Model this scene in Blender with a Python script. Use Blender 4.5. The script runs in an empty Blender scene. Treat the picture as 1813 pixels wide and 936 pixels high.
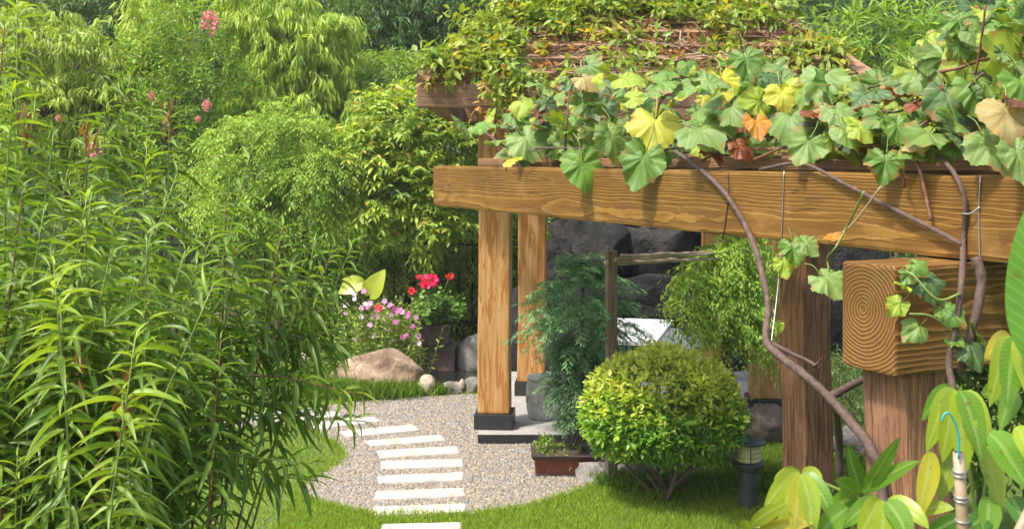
import bpy, bmesh, math
import numpy as np
from mathutils import Vector, Matrix, noise

# ------------------------------------------------------------------ camera, sky, sun, exposure
SC = bpy.context.scene
COL = SC.collection
H, F, HOR, CX = 2.8, 2000.0, 280.0, 906.5      # camera height, focal length in photo pixels, horizon row, centre column
cam_d = bpy.data.cameras.new('camera')
cam_d.sensor_width = 36.0
cam_d.lens = F / 1813.0 * 36.0
cam_d.shift_y = -(468.0 - HOR) / 1813.0
cam_d.clip_start, cam_d.clip_end = 0.05, 500.0
cam_d.dof.use_dof = True
cam_d.dof.focus_distance = 8.0
cam_d.dof.aperture_fstop = 9.0
cam = bpy.data.objects.new('camera', cam_d)
cam.location = (0, 0, H)
cam.rotation_euler = (math.radians(90), 0, 0)
COL.objects.link(cam)
SC.camera = cam

SUN_DIR = Vector((-0.40, -0.30, 0.87)).normalized()   # towards the sun
sun_el = math.asin(SUN_DIR.z)
sun_az = math.atan2(SUN_DIR.x, SUN_DIR.y)
W = bpy.data.worlds.new('World')
SC.world = W
W.use_nodes = True
wn, wl = W.node_tree.nodes, W.node_tree.links
sky = wn.new('ShaderNodeTexSky')
sky.sky_type = 'NISHITA'
sky.sun_disc = False
sky.sun_elevation = sun_el
sky.sun_rotation = sun_az
sky.air_density = 1.0
sky.dust_density = 5.0
bg = wn['Background']
bg.inputs['Strength'].default_value = 0.15
wl.new(sky.outputs[0], bg.inputs['Color'])
sd = bpy.data.lights.new('sun', 'SUN')
sd.energy = 2.8
sd.angle = math.radians(4)
sd.color = (1.0, 0.95, 0.86)
sun = bpy.data.objects.new('sun', sd)
sun.rotation_euler = SUN_DIR.to_track_quat('Z', 'Y').to_euler()
sun.location = (-10, -3, 14)
COL.objects.link(sun)
SC.view_settings.view_transform = 'Standard'
SC.view_settings.look = 'None'
SC.view_settings.gamma = 1.0
SC.view_settings.use_curve_mapping = False
SC.view_settings.exposure = 1.12
SC.cycles.max_bounces = 10
SC.cycles.diffuse_bounces = 8
SC.cycles.transmission_bounces = 8
SC.cycles.glossy_bounces = 3
SC.cycles.use_denoising = True
SC.cycles.sample_clamp_indirect = 6.0

rng = np.random.default_rng(11)

# ------------------------------------------------------------------ geometry helpers
def P(px, py, Y):
    return np.array(((px - CX) * Y / F, Y, H - (py - HOR) * Y / F))

def G(px, py, z=0.0):
    Y = (H - z) * F / (py - HOR)
    return np.array(((px - CX) * Y / F, Y, z))

def nz(a):
    return a / np.maximum(np.linalg.norm(a, axis=-1, keepdims=True), 1e-9)

ORG = {}

def props(o, label=None, cat=None, group=None, kind=None):
    if label: o['label'] = label
    if cat: o['category'] = cat
    if group: o['group'] = group
    if kind: o['kind'] = kind
    return o

def thing(name, loc, label, cat, group=None):
    o = bpy.data.objects.new(name, None)
    o.empty_display_size = 0.1
    o.location = loc
    COL.objects.link(o)
    ORG[o.name] = np.array(loc, float)
    return props(o, label, cat, group)

def np_mesh(name, V, Fc, col=None, smooth=False):
    """mesh from arrays; Fc is one (M,k) array or a list of them"""
    me = bpy.data.meshes.new(name)
    V = np.asarray(V, np.float32)
    fl = Fc if isinstance(Fc, list) else [Fc]
    me.vertices.add(len(V))
    me.vertices.foreach_set('co', V.ravel())
    loops = np.concatenate([np.asarray(f, np.int32).ravel() for f in fl])
    sizes = np.concatenate([np.full(len(f), np.shape(f)[1], np.int32) for f in fl])
    starts = np.concatenate(([0], np.cumsum(sizes)[:-1])).astype(np.int32)
    me.loops.add(len(loops))
    me.loops.foreach_set('vertex_index', loops)
    me.polygons.add(len(sizes))
    me.polygons.foreach_set('loop_start', starts)
    me.polygons.foreach_set('use_smooth', np.full(len(sizes), smooth, bool))
    if col is not None:
        a = me.attributes.new('tint', 'FLOAT_COLOR', 'POINT')
        a.data.foreach_set('color', np.asarray(col, np.float32).ravel())
    me.update(calc_edges=True)
    me.validate()
    return me

def put(name, me, mat, parent=None, loc=(0, 0, 0)):
    o = bpy.data.objects.new(name, me)
    if mat is not None and len(me.materials) == 0:
        me.materials.append(mat)
    o.location = loc
    if parent is not None:
        o.parent = parent
    COL.objects.link(o)
    return o

def part(name, V, Fc, mat, parent=None, col=None, smooth=False, origin=None):
    """object from world-space vertices; the origin is the parent's (or the given base point)"""
    V = np.asarray(V, float)
    if parent is not None:
        og = ORG[parent.name]
        o = put(name, np_mesh(name, V - og, Fc, col, smooth), mat, parent)
        ORG[o.name] = og
    else:
        og = np.zeros(3) if origin is None else np.array(origin, float)
        o = put(name, np_mesh(name, V - og, Fc, col, smooth), mat, None, og)
        ORG[o.name] = og
    return o

def merge(parts):
    Vs, Fs, off = [], {}, 0
    for V, Fc in parts:
        for f in (Fc if isinstance(Fc, list) else [Fc]):
            f = np.asarray(f)
            if len(f): Fs.setdefault(f.shape[1], []).append(f + off)
        Vs.append(np.asarray(V)); off += len(V)
    return np.concatenate(Vs), [np.concatenate(v) for v in Fs.values()]

def smooth_path(pts, n=6):
    pts = [np.array(p, float) for p in pts]
    if len(pts) < 3:
        return np.array([pts[0] + (pts[1] - pts[0]) * t for t in np.linspace(0, 1, n + 1)])
    q = [2 * pts[0] - pts[1]] + pts + [2 * pts[-1] - pts[-2]]
    out = []
    for i in range(1, len(q) - 2):
        for t in np.linspace(0, 1, n, endpoint=False):
            a, b, c, d = q[i - 1], q[i], q[i + 1], q[i + 2]
            out.append(0.5 * (2 * b + (c - a) * t + (2 * a - 5 * b + 4 * c - d) * t * t + (3 * b - a - 3 * c + d) * t ** 3))
    out.append(pts[-1])
    return np.array(out)

def tube(path, r0, r1=None, seg=7, knots=0.0):
    path = np.asarray(path, float)
    n = len(path)
    r1 = r0 if r1 is None else r1
    rad = np.linspace(r0, r1, n)
    if knots:
        rad = rad * (1 + knots * rng.uniform(-1, 1, n))
    tg = nz(np.gradient(path, axis=0))
    up = np.array((0, 0, 1.0)) if abs(tg[0][2]) < 0.9 else np.array((1.0, 0, 0))
    V = []
    e1 = nz(np.cross(tg[0], up))
    for i in range(n):
        e1 = nz(e1 - tg[i] * np.dot(e1, tg[i]))
        e2 = np.cross(tg[i], e1)
        a = np.arange(seg) * 2 * math.pi / seg
        V.append(path[i] + rad[i] * (np.cos(a)[:, None] * e1 + np.sin(a)[:, None] * e2))
    V = np.concatenate(V)
    q = []
    for i in range(n - 1):
        for k in range(seg):
            k2 = (k + 1) % seg
            q.append((i * seg + k, i * seg + k2, (i + 1) * seg + k2, (i + 1) * seg + k))
    V = np.vstack((V, path[0], path[-1]))
    c0, c1 = n * seg, n * seg + 1
    t = [(c0, (k + 1) % seg, k) for k in range(seg)] + [(c1, (n - 1) * seg + k, (n - 1) * seg + (k + 1) % seg) for k in range(seg)]
    return V, [np.array(q), np.array(t)]

def lathe(prof, c, seg=32):
    """prof: list of (radius, z) from bottom to top"""
    V, q = [], []
    a = np.arange(seg) * 2 * math.pi / seg
    for r, z in prof:
        V.append(np.stack((c[0] + r * np.cos(a), c[1] + r * np.sin(a), np.full(seg, c[2] + z)), 1))
    for i in range(len(prof) - 1):
        for k in range(seg):
            k2 = (k + 1) % seg
            q.append((i * seg + k, i * seg + k2, (i + 1) * seg + k2, (i + 1) * seg + k))
    return np.concatenate(V), [np.array(q)]

def box_mesh(name, size, bevel=0.012, cuts=0, wob=0.0, segs=2):
    bm = bmesh.new()
    bmesh.ops.create_cube(bm, size=1.0)
    bmesh.ops.scale(bm, vec=size, verts=bm.verts)
    if bevel:
        bmesh.ops.bevel(bm, geom=list(bm.edges), offset=bevel, segments=segs, affect='EDGES', profile=0.6)
    if cuts:
        ax = int(np.argmax(size))
        L = size[ax]
        for i in range(1, cuts):
            co = [0, 0, 0]; co[ax] = -L / 2 + L * i / cuts
            no = [0, 0, 0]; no[ax] = 1
            bmesh.ops.bisect_plane(bm, geom=list(bm.verts) + list(bm.edges) + list(bm.faces), plane_co=co, plane_no=no)
        if wob:
            sd = rng.uniform(0, 50)
            for v in bm.verts:
                s = v.co[ax] * 1.3 + sd
                for k in range(3):
                    if k != ax:
                        v.co[k] += wob * noise.noise(Vector((s, 3.7 * k, sd)))
    me = bpy.data.meshes.new(name)
    bm.to_mesh(me); bm.free()
    return me

def beam(name, center, size, rotz, mat, parent=None, bevel=0.012, cuts=0, wob=0.0, roty=0.0, rotx=0.0):
    me = box_mesh(name, size, bevel, cuts, wob)
    og = ORG[parent.name] if parent is not None else np.zeros(3)
    o = put(name, me, mat, parent, tuple(np.array(center, float) - og))
    o.rotation_euler = (rotx, roty, rotz)
    return o

def rock_mesh(name, size, seed, rough=0.28, sub=4, facet=0.0, freq=1.3):
    bm = bmesh.new()
    bmesh.ops.create_icosphere(bm, subdivisions=sub, radius=1.0)
    sv = Vector((seed * 7.13, seed * 3.7, seed * 1.9))
    planes = []
    if facet:
        r2 = np.random.default_rng(int(seed * 10) + 3)
        for k in range(14):
            planes.append((Vector(nz(r2.normal(size=3))), r2.uniform(0.62, 0.9)))
    for v in bm.verts:
        p = v.co.copy()
        d = 1 + rough * noise.noise(p * freq + sv) + rough * 0.5 * noise.noise(p * freq * 2.3 + sv) + rough * 0.22 * noise.noise(p * freq * 5.5 + sv)
        q = p * d
        for n_, o_ in planes:
            t = q.dot(n_) - o_
            if t > 0:
                q = q - n_ * t * facet
        if q.z < -0.55: q.z = -0.55 + (q.z + 0.55) * 0.2
        v.co = Vector((q.x * size[0], q.y * size[1], q.z * size[2]))
    for f in bm.faces: f.smooth = True
    me = bpy.data.meshes.new(name)
    bm.to_mesh(me); bm.free()
    return me

def rock(name, label, px, py, w, h, dep, Y, seed, mat, parent=None, group=None, cat='rock', facet=0.0, rough=0.28, rz=0.0):
    """rock whose centre shows at px, py, w and h its size in photo pixels at distance Y"""
    c = P(px, py, Y)
    s = Y / F
    me = rock_mesh(name, (w * s / 2, dep / 2, h * s / 2 * 1.2), seed, rough=rough, facet=facet)
    og = ORG[parent.name] if parent is not None else np.zeros(3)
    o = put(name, me, mat, parent, tuple(c - og))
    o.rotation_euler[2] = rz
    if parent is None:
        props(o, label, cat, group)
    return o

# ------------------------------------------------------------------ materials
def newmat(name):
    m = bpy.data.materials.new(name)
    m.use_nodes = True
    nt = m.node_tree
    b = nt.nodes['Principled BSDF']
    return m, nt, b

def N(nt, t, **kw):
    n = nt.nodes.new(t)
    for k, v in kw.items():
        if k.startswith('i_'):
            n.inputs[k[2:].replace('_', ' ')].default_value = v
        else:
            setattr(n, k, v)
    return n

def math_(nt, op, a, b=None):
    n = nt.nodes.new('ShaderNodeMath'); n.operation = op
    for i, v in enumerate((a, b)):
        if v is None: continue
        if isinstance(v, (int, float)): n.inputs[i].default_value = v
        else: nt.links.new(v, n.inputs[i])
    return n.outputs[0]

def ramp(nt, fac, stops, interp='LINEAR'):
    r = nt.nodes.new('ShaderNodeValToRGB')
    r.color_ramp.interpolation = interp
    while len(r.color_ramp.elements) > 1: r.color_ramp.elements.remove(r.color_ramp.elements[0])
    for i, (p, c) in enumerate(stops):
        e = r.color_ramp.elements[0] if i == 0 else r.color_ramp.elements.new(p)
        e.position = p
        e.color = (c[0], c[1], c[2], 1) if not isinstance(c, float) else (c, c, c, 1)
    nt.links.new(fac, r.inputs[0])
    return r.outputs[0]

def noise_tex(nt, vec, scale, detail=4, rough=0.55, sx=None, dist=0.0):
    if sx is not None:
        mp = nt.nodes.new('ShaderNodeMapping')
        mp.inputs['Scale'].default_value = sx
        nt.links.new(vec, mp.inputs['Vector']); vec = mp.outputs[0]
    n = nt.nodes.new('ShaderNodeTexNoise')
    n.inputs['Scale'].default_value = scale
    n.inputs['Detail'].default_value = detail
    n.inputs['Roughness'].default_value = rough
    n.inputs['Distortion'].default_value = dist
    nt.links.new(vec, n.inputs['Vector'])
    return n.outputs[0]

def mixc(nt, fac, a, b, mode='MIX'):
    m = nt.nodes.new('ShaderNodeMix'); m.data_type = 'RGBA'; m.blend_type = mode
    for sock, v in ((m.inputs[0], fac), (m.inputs[6], a), (m.inputs[7], b)):
        if isinstance(v, (int, float)): sock.default_value = v
        elif isinstance(v, tuple): sock.default_value = (*v[:3], 1)
        else: nt.links.new(v, sock)
    return m.outputs[2]

def bump(nt, b, h, strength=0.5, dist=0.02):
    bp = nt.nodes.new('ShaderNodeBump')
    bp.inputs['Strength'].default_value = strength
    bp.inputs['Distance'].default_value = dist
    nt.links.new(h, bp.inputs['Height'])
    nt.links.new(bp.outputs[0], b.inputs['Normal'])

def objvec(nt, offset=True):
    tc = nt.nodes.new('ShaderNodeTexCoord')
    if not offset: return tc.outputs['Object']
    oi = nt.nodes.new('ShaderNodeObjectInfo')
    v = nt.nodes.new('ShaderNodeVectorMath'); v.operation = 'ADD'
    s = math_(nt, 'MULTIPLY', oi.outputs['Random'], 37.0)
    nt.links.new(tc.outputs['Object'], v.inputs[0]); nt.links.new(s, v.inputs[1])
    return v.outputs[0]

def leaf_material(name, source='tint', trans=0.40, rough=0.45, rib=0.35, vein=None, spec=0.4, tcol=(1.35, 1.25, 0.45)):
    """leaf surface: colour from the tint attribute (per leaf) or the object colour; paler midrib; light through the blade"""
    m, nt, b = newmat(name)
    at = N(nt, 'ShaderNodeAttribute', attribute_name='tint')
    if source == 'tint':
        col = at.outputs['Color']
    else:
        col = nt.nodes.new('ShaderNodeObjectInfo').outputs['Color']
    ribm = ramp(nt, at.outputs['Alpha'], [(0.0, 1.0), (0.10, 0.6), (0.22, 0.0)])
    v = objvec(nt)
    mott = noise_tex(nt, v, 14 if source == 'tint' else 5, 3)
    col2 = mixc(nt, ramp(nt, mott, [(0.3, 0.0), (0.75, 0.5)]), col, mixc(nt, 1.0, col, (1.25, 1.15, 0.75), 'MULTIPLY'))
    pale = mixc(nt, 0.5, col2, (0.42, 0.5, 0.2))
    col3 = mixc(nt, math_(nt, 'MULTIPLY', ribm, rib), col2, pale)
    if vein == 'side':          # feather veins of a simple leaf, leaf space: y along, x across
        ob = nt.nodes.new('ShaderNodeUVMap'); ob.uv_map = 'leaf'
        sp = nt.nodes.new('ShaderNodeSeparateXYZ'); nt.links.new(ob.outputs[0], sp.inputs[0])
        s_ = math_(nt, 'SUBTRACT', sp.outputs[1], math_(nt, 'MULTIPLY', math_(nt, 'ABSOLUTE', sp.outputs[0]), 0.10))
        w_ = math_(nt, 'FRACT', math_(nt, 'MULTIPLY', s_, 15.0))
        ln_ = ramp(nt, w_, [(0.0, 1.0), (0.10, 0.35), (0.2, 0.0), (0.9, 0.0), (1.0, 1.0)])
        col3 = mixc(nt, math_(nt, 'MULTIPLY', ln_, 0.5), col3, pale)
        col3 = mixc(nt, ramp(nt, noise_tex(nt, v, 40, 4, 0.6), [(0.62, 0.0), (0.70, 0.7)]), col3, (0.16, 0.10, 0.03))
        col3 = mixc(nt, ramp(nt, noise_tex(nt, v, 9, 3), [(0.4, 0.0), (0.7, 0.55)]), col3, mixc(nt, 1.0, col3, (0.6, 0.78, 0.6), 'MULTIPLY'))
        bump(nt, b, math_(nt, 'ADD', w_, mott), 0.5, 0.005)
    if vein == 'palm':          # five veins from the stalk of a grape leaf
        uv = nt.nodes.new('ShaderNodeUVMap'); uv.uv_map = 'leaf'
        sp = nt.nodes.new('ShaderNodeSeparateXYZ'); nt.links.new(uv.outputs[0], sp.inputs[0])
        best = None
        for a in (0, 48, -48, 100, -100):
            ca, sa = math.cos(math.radians(a)), math.sin(math.radians(a))
            al = math_(nt, 'ADD', math_(nt, 'MULTIPLY', sp.outputs[0], sa), math_(nt, 'MULTIPLY', sp.outputs[1], ca))
            ac = math_(nt, 'ABSOLUTE', math_(nt, 'SUBTRACT', math_(nt, 'MULTIPLY', sp.outputs[0], ca), math_(nt, 'MULTIPLY', sp.outputs[1], sa)))
            ac = math_(nt, 'ADD', ac, math_(nt, 'MULTIPLY', math_(nt, 'LESS_THAN', al, 0.0), 5.0))
            best = ac if best is None else math_(nt, 'MINIMUM', best, ac)
        ln_ = ramp(nt, best, [(0.0, 1.0), (0.012, 0.7), (0.03, 0.0)])
        col3 = mixc(nt, math_(nt, 'MULTIPLY', ln_, 0.5), col3, pale)
        edge = math_(nt, 'MULTIPLY', ramp(nt, at.outputs['Alpha'], [(0.72, 0.0), (1.0, 1.0)]), ramp(nt, noise_tex(nt, v, 3.0, 2), [(0.52, 0.0), (0.62, 0.9)]))
        col3 = mixc(nt, edge, col3, (0.30, 0.13, 0.04))
        spots = noise_tex(nt, v, 16, 4, 0.6)
        col3 = mixc(nt, ramp(nt, spots, [(0.60, 0.0), (0.68, 0.75)]), col3, (0.20, 0.12, 0.03))
        patch = noise_tex(nt, v, 2.2, 3)
        col3 = mixc(nt, ramp(nt, patch, [(0.45, 0.0), (0.75, 0.55)]), col3, mixc(nt, 1.0, col3, (1.4, 1.25, 0.6), 'MULTIPLY'))
        bump(nt, b, math_(nt, 'ADD', math_(nt, 'MULTIPLY', ramp(nt, best, [(0.0, 0.0), (0.16, 1.0)]), 0.8), mott), 0.5, 0.01)
    b.inputs['Roughness'].default_value = rough
    b.inputs['Specular IOR Level'].default_value = spec
    nt.links.new(col3, b.inputs['Base Color'])
    tr = nt.nodes.new('ShaderNodeBsdfTranslucent')
    nt.links.new(mixc(nt, 1.0, col3, tcol, 'MULTIPLY'), tr.inputs[0])
    mx = nt.nodes.new('ShaderNodeMixShader'); mx.inputs[0].default_value = trans
    nt.links.new(b.outputs[0], mx.inputs[1]); nt.links.new(tr.outputs[0], mx.inputs[2])
    nt.links.new(mx.outputs[0], nt.nodes['Material Output'].inputs[0])
    return m

def timber_material(name, dark, light, center=(0.0, 0.0), freq=55.0, amp=6.0, axis=0, rough=0.6, weather=0.25, grain=0.35, relief=0.004, sharp=0.5):
    """sawn timber: growth rings about the pith line, so ends show rings and sides show grain"""
    m, nt, b = newmat(name)
    ob = objvec(nt, False); ofs = objvec(nt, True)
    sp = nt.nodes.new('ShaderNodeSeparateXYZ'); nt.links.new(ob, sp.inputs[0])
    ax = [0, 1, 2]; ax.remove(axis)
    y = math_(nt, 'SUBTRACT', sp.outputs[ax[0]], center[0]); z = math_(nt, 'SUBTRACT', sp.outputs[ax[1]], center[1])
    r = math_(nt, 'SQRT', math_(nt, 'ADD', math_(nt, 'MULTIPLY', y, y), math_(nt, 'MULTIPLY', z, z)))
    st = [2.6, 2.6, 2.6]; st[axis] = 0.55
    n1 = noise_tex(nt, ofs, 1.0, 3, 0.5, tuple(st), 0.6)
    st3 = [9.0, 9.0, 9.0]; st3[axis] = 2.2
    n3 = noise_tex(nt, ofs, 1.0, 4, 0.6, tuple(st3))
    val = math_(nt, 'ADD', math_(nt, 'ADD', math_(nt, 'MULTIPLY', r, freq), math_(nt, 'MULTIPLY', n1, amp)), math_(nt, 'MULTIPLY', n3, 1.6))
    tri = math_(nt, 'FRACT', val)
    g = ramp(nt, tri, [(0.0, 0.0), (sharp, 0.25), (0.86, 1.0), (1.0, 0.0)])
    st2 = [60.0, 60.0, 60.0]; st2[axis] = 3.0
    fine = noise_tex(nt, ofs, 1.0, 3, 0.6, tuple(st2))
    big = noise_tex(nt, ofs, 1.4, 4, 0.6)
    c = mixc(nt, g, dark, light)
    c = mixc(nt, grain, c, mixc(nt, ramp(nt, fine, [(0.35, 0.0), (0.65, 1.0)]), dark, light))
    c = mixc(nt, math_(nt, 'MULTIPLY', ramp(nt, big, [(0.45, 0.0), (0.7, 1.0)]), weather), c, tuple(0.45 * x for x in dark))
    st4 = [16.0, 16.0, 16.0]; st4[axis] = 0.7
    crack = ramp(nt, noise_tex(nt, ofs, 1.0, 3, 0.5, tuple(st4), 0.3), [(0.485, 0.0), (0.5, 1.0), (0.515, 0.0)])
    gate = ramp(nt, noise_tex(nt, ofs, 1.7, 2), [(0.52, 0.0), (0.6, 1.0)])
    crack = math_(nt, 'MULTIPLY', crack, gate)
    c = mixc(nt, math_(nt, 'MULTIPLY', crack, 0.8), c, tuple(0.2 * x for x in dark))
    wearm = ramp(nt, noise_tex(nt, ofs, 3.5, 5, 0.65), [(0.55, 0.0), (0.72, 0.45)])
    c = mixc(nt, wearm, c, tuple(min(1, 1.05 * x + 0.03) for x in light))
    nt.links.new(c, b.inputs['Base Color'])
    b.inputs['Roughness'].default_value = rough
    b.inputs['Specular IOR Level'].default_value = 0.3
    bump(nt, b, math_(nt, 'ADD', g, math_(nt, 'MULTIPLY', fine, 0.6)), 0.6, relief)
    return m

def peeling_post_material(name):
    m, nt, b = newmat(name)
    ofs = objvec(nt, True)
    fine = noise_tex(nt, ofs, 1.0, 4, 0.6, (45, 45, 2.2))
    flake = noise_tex(nt, ofs, 1.0, 5, 0.62, (19, 19, 2.0), 0.8)
    big = noise_tex(nt, ofs, 1.0, 3, 0.5, (4, 4, 0.8))
    c = mixc(nt, ramp(nt, fine, [(0.3, 0.0), (0.7, 1.0)]), (0.33, 0.165, 0.042), (0.52, 0.31, 0.11))
    c = mixc(nt, ramp(nt, flake, [(0.52, 0.0), (0.55, 0.95)]), c, (0.31, 0.12, 0.016))
    c = mixc(nt, ramp(nt, flake, [(0.33, 0.85), (0.37, 0.0)]), c, (0.56, 0.42, 0.23))
    c = mixc(nt, ramp(nt, big, [(0.5, 0.0), (0.75, 0.6)]), c, (0.26, 0.13, 0.035))
    nt.links.new(c, b.inputs['Base Color'])
    b.inputs['Roughness'].default_value = 0.6
    bump(nt, b, math_(nt, 'ADD', flake, math_(nt, 'MULTIPLY', fine, 0.5)), 0.5, 0.006)
    return m

def furrowed_post_material(name):
    m, nt, b = newmat(name)
    ofs = objvec(nt, True)
    fur = noise_tex(nt, ofs, 1.0, 6, 0.65, (48, 48, 2.6), 0.5)
    fine = noise_tex(nt, ofs, 1.0, 3, 0.6, (110, 110, 6))
    big = noise_tex(nt, ofs, 2.2, 4)
    c = mixc(nt, ramp(nt, fur, [(0.36, 0.0), (0.60, 1.0)]), (0.125, 0.05, 0.022), (0.38, 0.185, 0.09))
    c = mixc(nt, ramp(nt, fine, [(0.5, 0.0), (0.75, 0.45)]), c, (0.33, 0.20, 0.115))
    c = mixc(nt, ramp(nt, big, [(0.5, 0.0), (0.75, 0.5)]), c, (0.13, 0.085, 0.055))
    gr = noise_tex(nt, ofs, 1.0, 3, 0.5, (22, 22, 1.1), 0.5)
    c = mixc(nt, ramp(nt, gr, [(0.47, 0.0), (0.5, 0.7), (0.53, 0.0)]), c, (0.05, 0.022, 0.01))
    nt.links.new(c, b.inputs['Base Color'])
    b.inputs['Roughness'].default_value = 0.8
    bump(nt, b, math_(nt, 'ADD', fur, math_(nt, 'MULTIPLY', fine, 0.3)), 1.0, 0.02)
    return m

def stone_material(name, c1, c2, c3=None, scale=2.2, rough=0.85, b_str=0.7, b_dist=0.03, gloss=None):
    m, nt, b = newmat(name)
    v = objvec(nt, True)
    n1 = noise_tex(nt, v, scale, 6, 0.62, None, 0.5)
    n2 = noise_tex(nt, v, scale * 9, 4, 0.6)
    c = mixc(nt, ramp(nt, n1, [(0.32, 0.0), (0.68, 1.0)]), c1, c2)
    if c3:
        c = mixc(nt, ramp(nt, noise_tex(nt, v, scale * 0.7, 5, 0.6, None, 1.0), [(0.52, 0.0), (0.64, 0.85)]), c, c3)
    c = mixc(nt, ramp(nt, n2, [(0.4, 0.35), (0.6, 0.0)]), c, tuple(x * 0.45 for x in c1))
    nt.links.new(c, b.inputs['Base Color'])
    b.inputs['Roughness'].default_value = rough
    bump(nt, b, math_(nt, 'ADD', n1, math_(nt, 'MULTIPLY', n2, 0.25)), b_str, b_dist)
    return m

def plain_material(name, c, rough=0.6, metal=0.0, var=0.25, scale=6.0, spec=0.5, bstr=0.15):
    m, nt, b = newmat(name)
    v = objvec(nt, True)
    n = noise_tex(nt, v, scale, 5, 0.6)
    nt.links.new(mixc(nt, ramp(nt, n, [(0.3, 0.0), (0.7, 1.0)]), tuple(x * (1 - var) for x in c), tuple(min(1, x * (1 + var)) for x in c)), b.inputs['Base Color'])
    b.inputs['Roughness'].default_value = rough
    b.inputs['Metallic'].default_value = metal
    b.inputs['Specular IOR Level'].default_value = spec
    if bstr: bump(nt, b, noise_tex(nt, v, scale * 8, 3), bstr, 0.004)
    return m

def tint_material(name, rough=0.7, bstr=0.3, trans=0.0):
    m, nt, b = newmat(name)
    at = N(nt, 'ShaderNodeAttribute', attribute_name='tint')
    v = objvec(nt, True)
    n = noise_tex(nt, v, 60, 3)
    c = mixc(nt, ramp(nt, n, [(0.35, 0.4), (0.65, 0.0)]), at.outputs['Color'], mixc(nt, 1.0, at.outputs['Color'], (0.6, 0.58, 0.55), 'MULTIPLY'))
    nt.links.new(c, b.inputs['Base Color'])
    b.inputs['Roughness'].default_value = rough
    if bstr: bump(nt, b, n, bstr, 0.003)
    if trans:
        tr = nt.nodes.new('ShaderNodeBsdfTranslucent')
        nt.links.new(mixc(nt, 1.0, c, (1.2, 1.2, 0.5), 'MULTIPLY'), tr.inputs[0])
        mx = nt.nodes.new('ShaderNodeMixShader'); mx.inputs[0].default_value = trans
        nt.links.new(b.outputs[0], mx.inputs[1]); nt.links.new(tr.outputs[0], mx.inputs[2])
        nt.links.new(mx.outputs[0], nt.nodes['Material Output'].inputs[0])
    return m

M = {}
M['leaf'] = leaf_material('leaf_blade')
M['leaf_gloss'] = leaf_material('glossy_leaf_blade', rough=0.4, trans=0.42, rib=0.5, spec=0.42)
M['leaf_bush'] = leaf_material('clipped_shrub_leaf', rough=0.38, trans=0.42, rib=0.3, spec=0.5)
M['leaf_gloss_o'] = leaf_material('glossy_single_leaf', source='obj', rough=0.4, trans=0.42, rib=0.6, spec=0.42)
M['grape'] = leaf_material('grape_leaf', source='obj', rough=0.55, trans=0.34, rib=0.0, vein='palm', spec=0.5)
M['mango'] = leaf_material('mango_leaf', source='obj', rough=0.34, trans=0.36, rib=0.9, vein='side', spec=0.45)
M['conifer'] = leaf_material('conifer_needle', rough=0.5, trans=0.18, rib=0.0, tcol=(1.1, 1.2, 0.7))
M['petal'] = tint_material('flower_petal', 0.5, 0.0, 0.3)
M['grass'] = leaf_material('grass_blade', rough=0.55, trans=0.4, rib=0.1, spec=0.25)
M['bark'] = stone_material('grey_brown_bark', (0.09, 0.06, 0.04), (0.19, 0.14, 0.10), None, 9, 0.9, 0.8, 0.02)
M['bark_dark'] = stone_material('dark_bark', (0.035, 0.024, 0.017), (0.09, 0.06, 0.042), None, 12, 0.9, 0.8, 0.015)
M['cane'] = stone_material('grape_cane_bark', (0.055, 0.032, 0.025), (0.14, 0.09, 0.07), None, 25, 0.8, 0.9, 0.006)
M['cane_red'] = stone_material('young_cane_bark', (0.12, 0.045, 0.025), (0.25, 0.12, 0.06), None, 25, 0.7, 0.4, 0.004)
M['stem_green'] = plain_material('green_stem', (0.16, 0.22, 0.05), 0.5)
M['long_beam'] = timber_material('carved_beam_timber', (0.115, 0.052, 0.008), (0.275, 0.15, 0.028), (0.03, -0.10), 78, 4.5, 0, 0.6, 0.45, 0.3, 0.005)
M['box_beam'] = timber_material('ringed_beam_timber', (0.085, 0.036, 0.006), (0.28, 0.155, 0.042), (0.03, 0.03), 58, 1.8, 0, 0.55, 0.35, 0.12, 0.005)
M['slat'] = timber_material('weathered_slat_timber', (0.13, 0.07, 0.03), (0.34, 0.20, 0.10), (0.05, -0.2), 60, 6.0, 0, 0.7, 0.4, 0.4, 0.004)
M['roof_slat'] = timber_material('weathered_roof_timber', (0.17, 0.088, 0.045), (0.40, 0.25, 0.16), (0.05, -0.2), 60, 5.0, 0, 0.75, 0.4, 0.5, 0.004)
M['golden'] = peeling_post_material('peeling_golden_timber')
M['furrowed'] = furrowed_post_material('furrowed_brown_timber')
M['grey_wood'] = timber_material('grey_weathered_wood', (0.10, 0.07, 0.045), (0.27, 0.205, 0.145), (0.1, 0.1), 90, 4.0, 2, 0.8, 0.3, 0.6, 0.003)
M['bamboo'] = plain_material('dry_bamboo', (0.33, 0.25, 0.16), 0.5, 0, 0.3, 12)
M['granite'] = stone_material('pale_granite', (0.40, 0.37, 0.32), (0.52, 0.49, 0.44), (0.33, 0.29, 0.24), 5, 0.8, 0.35, 0.006)
M['black_stone'] = stone_material('black_granite', (0.012, 0.013, 0.015), (0.03, 0.032, 0.036), None, 30, 0.35, 0.15, 0.003)
M['platform'] = stone_material('grey_platform_stone', (0.27, 0.255, 0.235), (0.38, 0.365, 0.34), None, 5, 0.7, 0.2, 0.004)
M['stool'] = stone_material('green_grey_carved_stone', (0.32, 0.33, 0.28), (0.50, 0.50, 0.44), (0.38, 0.37, 0.31), 6, 0.8, 0.8, 0.02)
M['boulder'] = stone_material('tan_boulder', (0.20, 0.13, 0.08), (0.40, 0.30, 0.20), (0.11, 0.065, 0.04), 3.2, 0.85, 1.0, 0.05)
M['pale_rock'] = stone_material('pale_pebble_rock', (0.30, 0.25, 0.18), (0.45, 0.39, 0.30), None, 3, 0.8, 0.5, 0.02)
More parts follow.
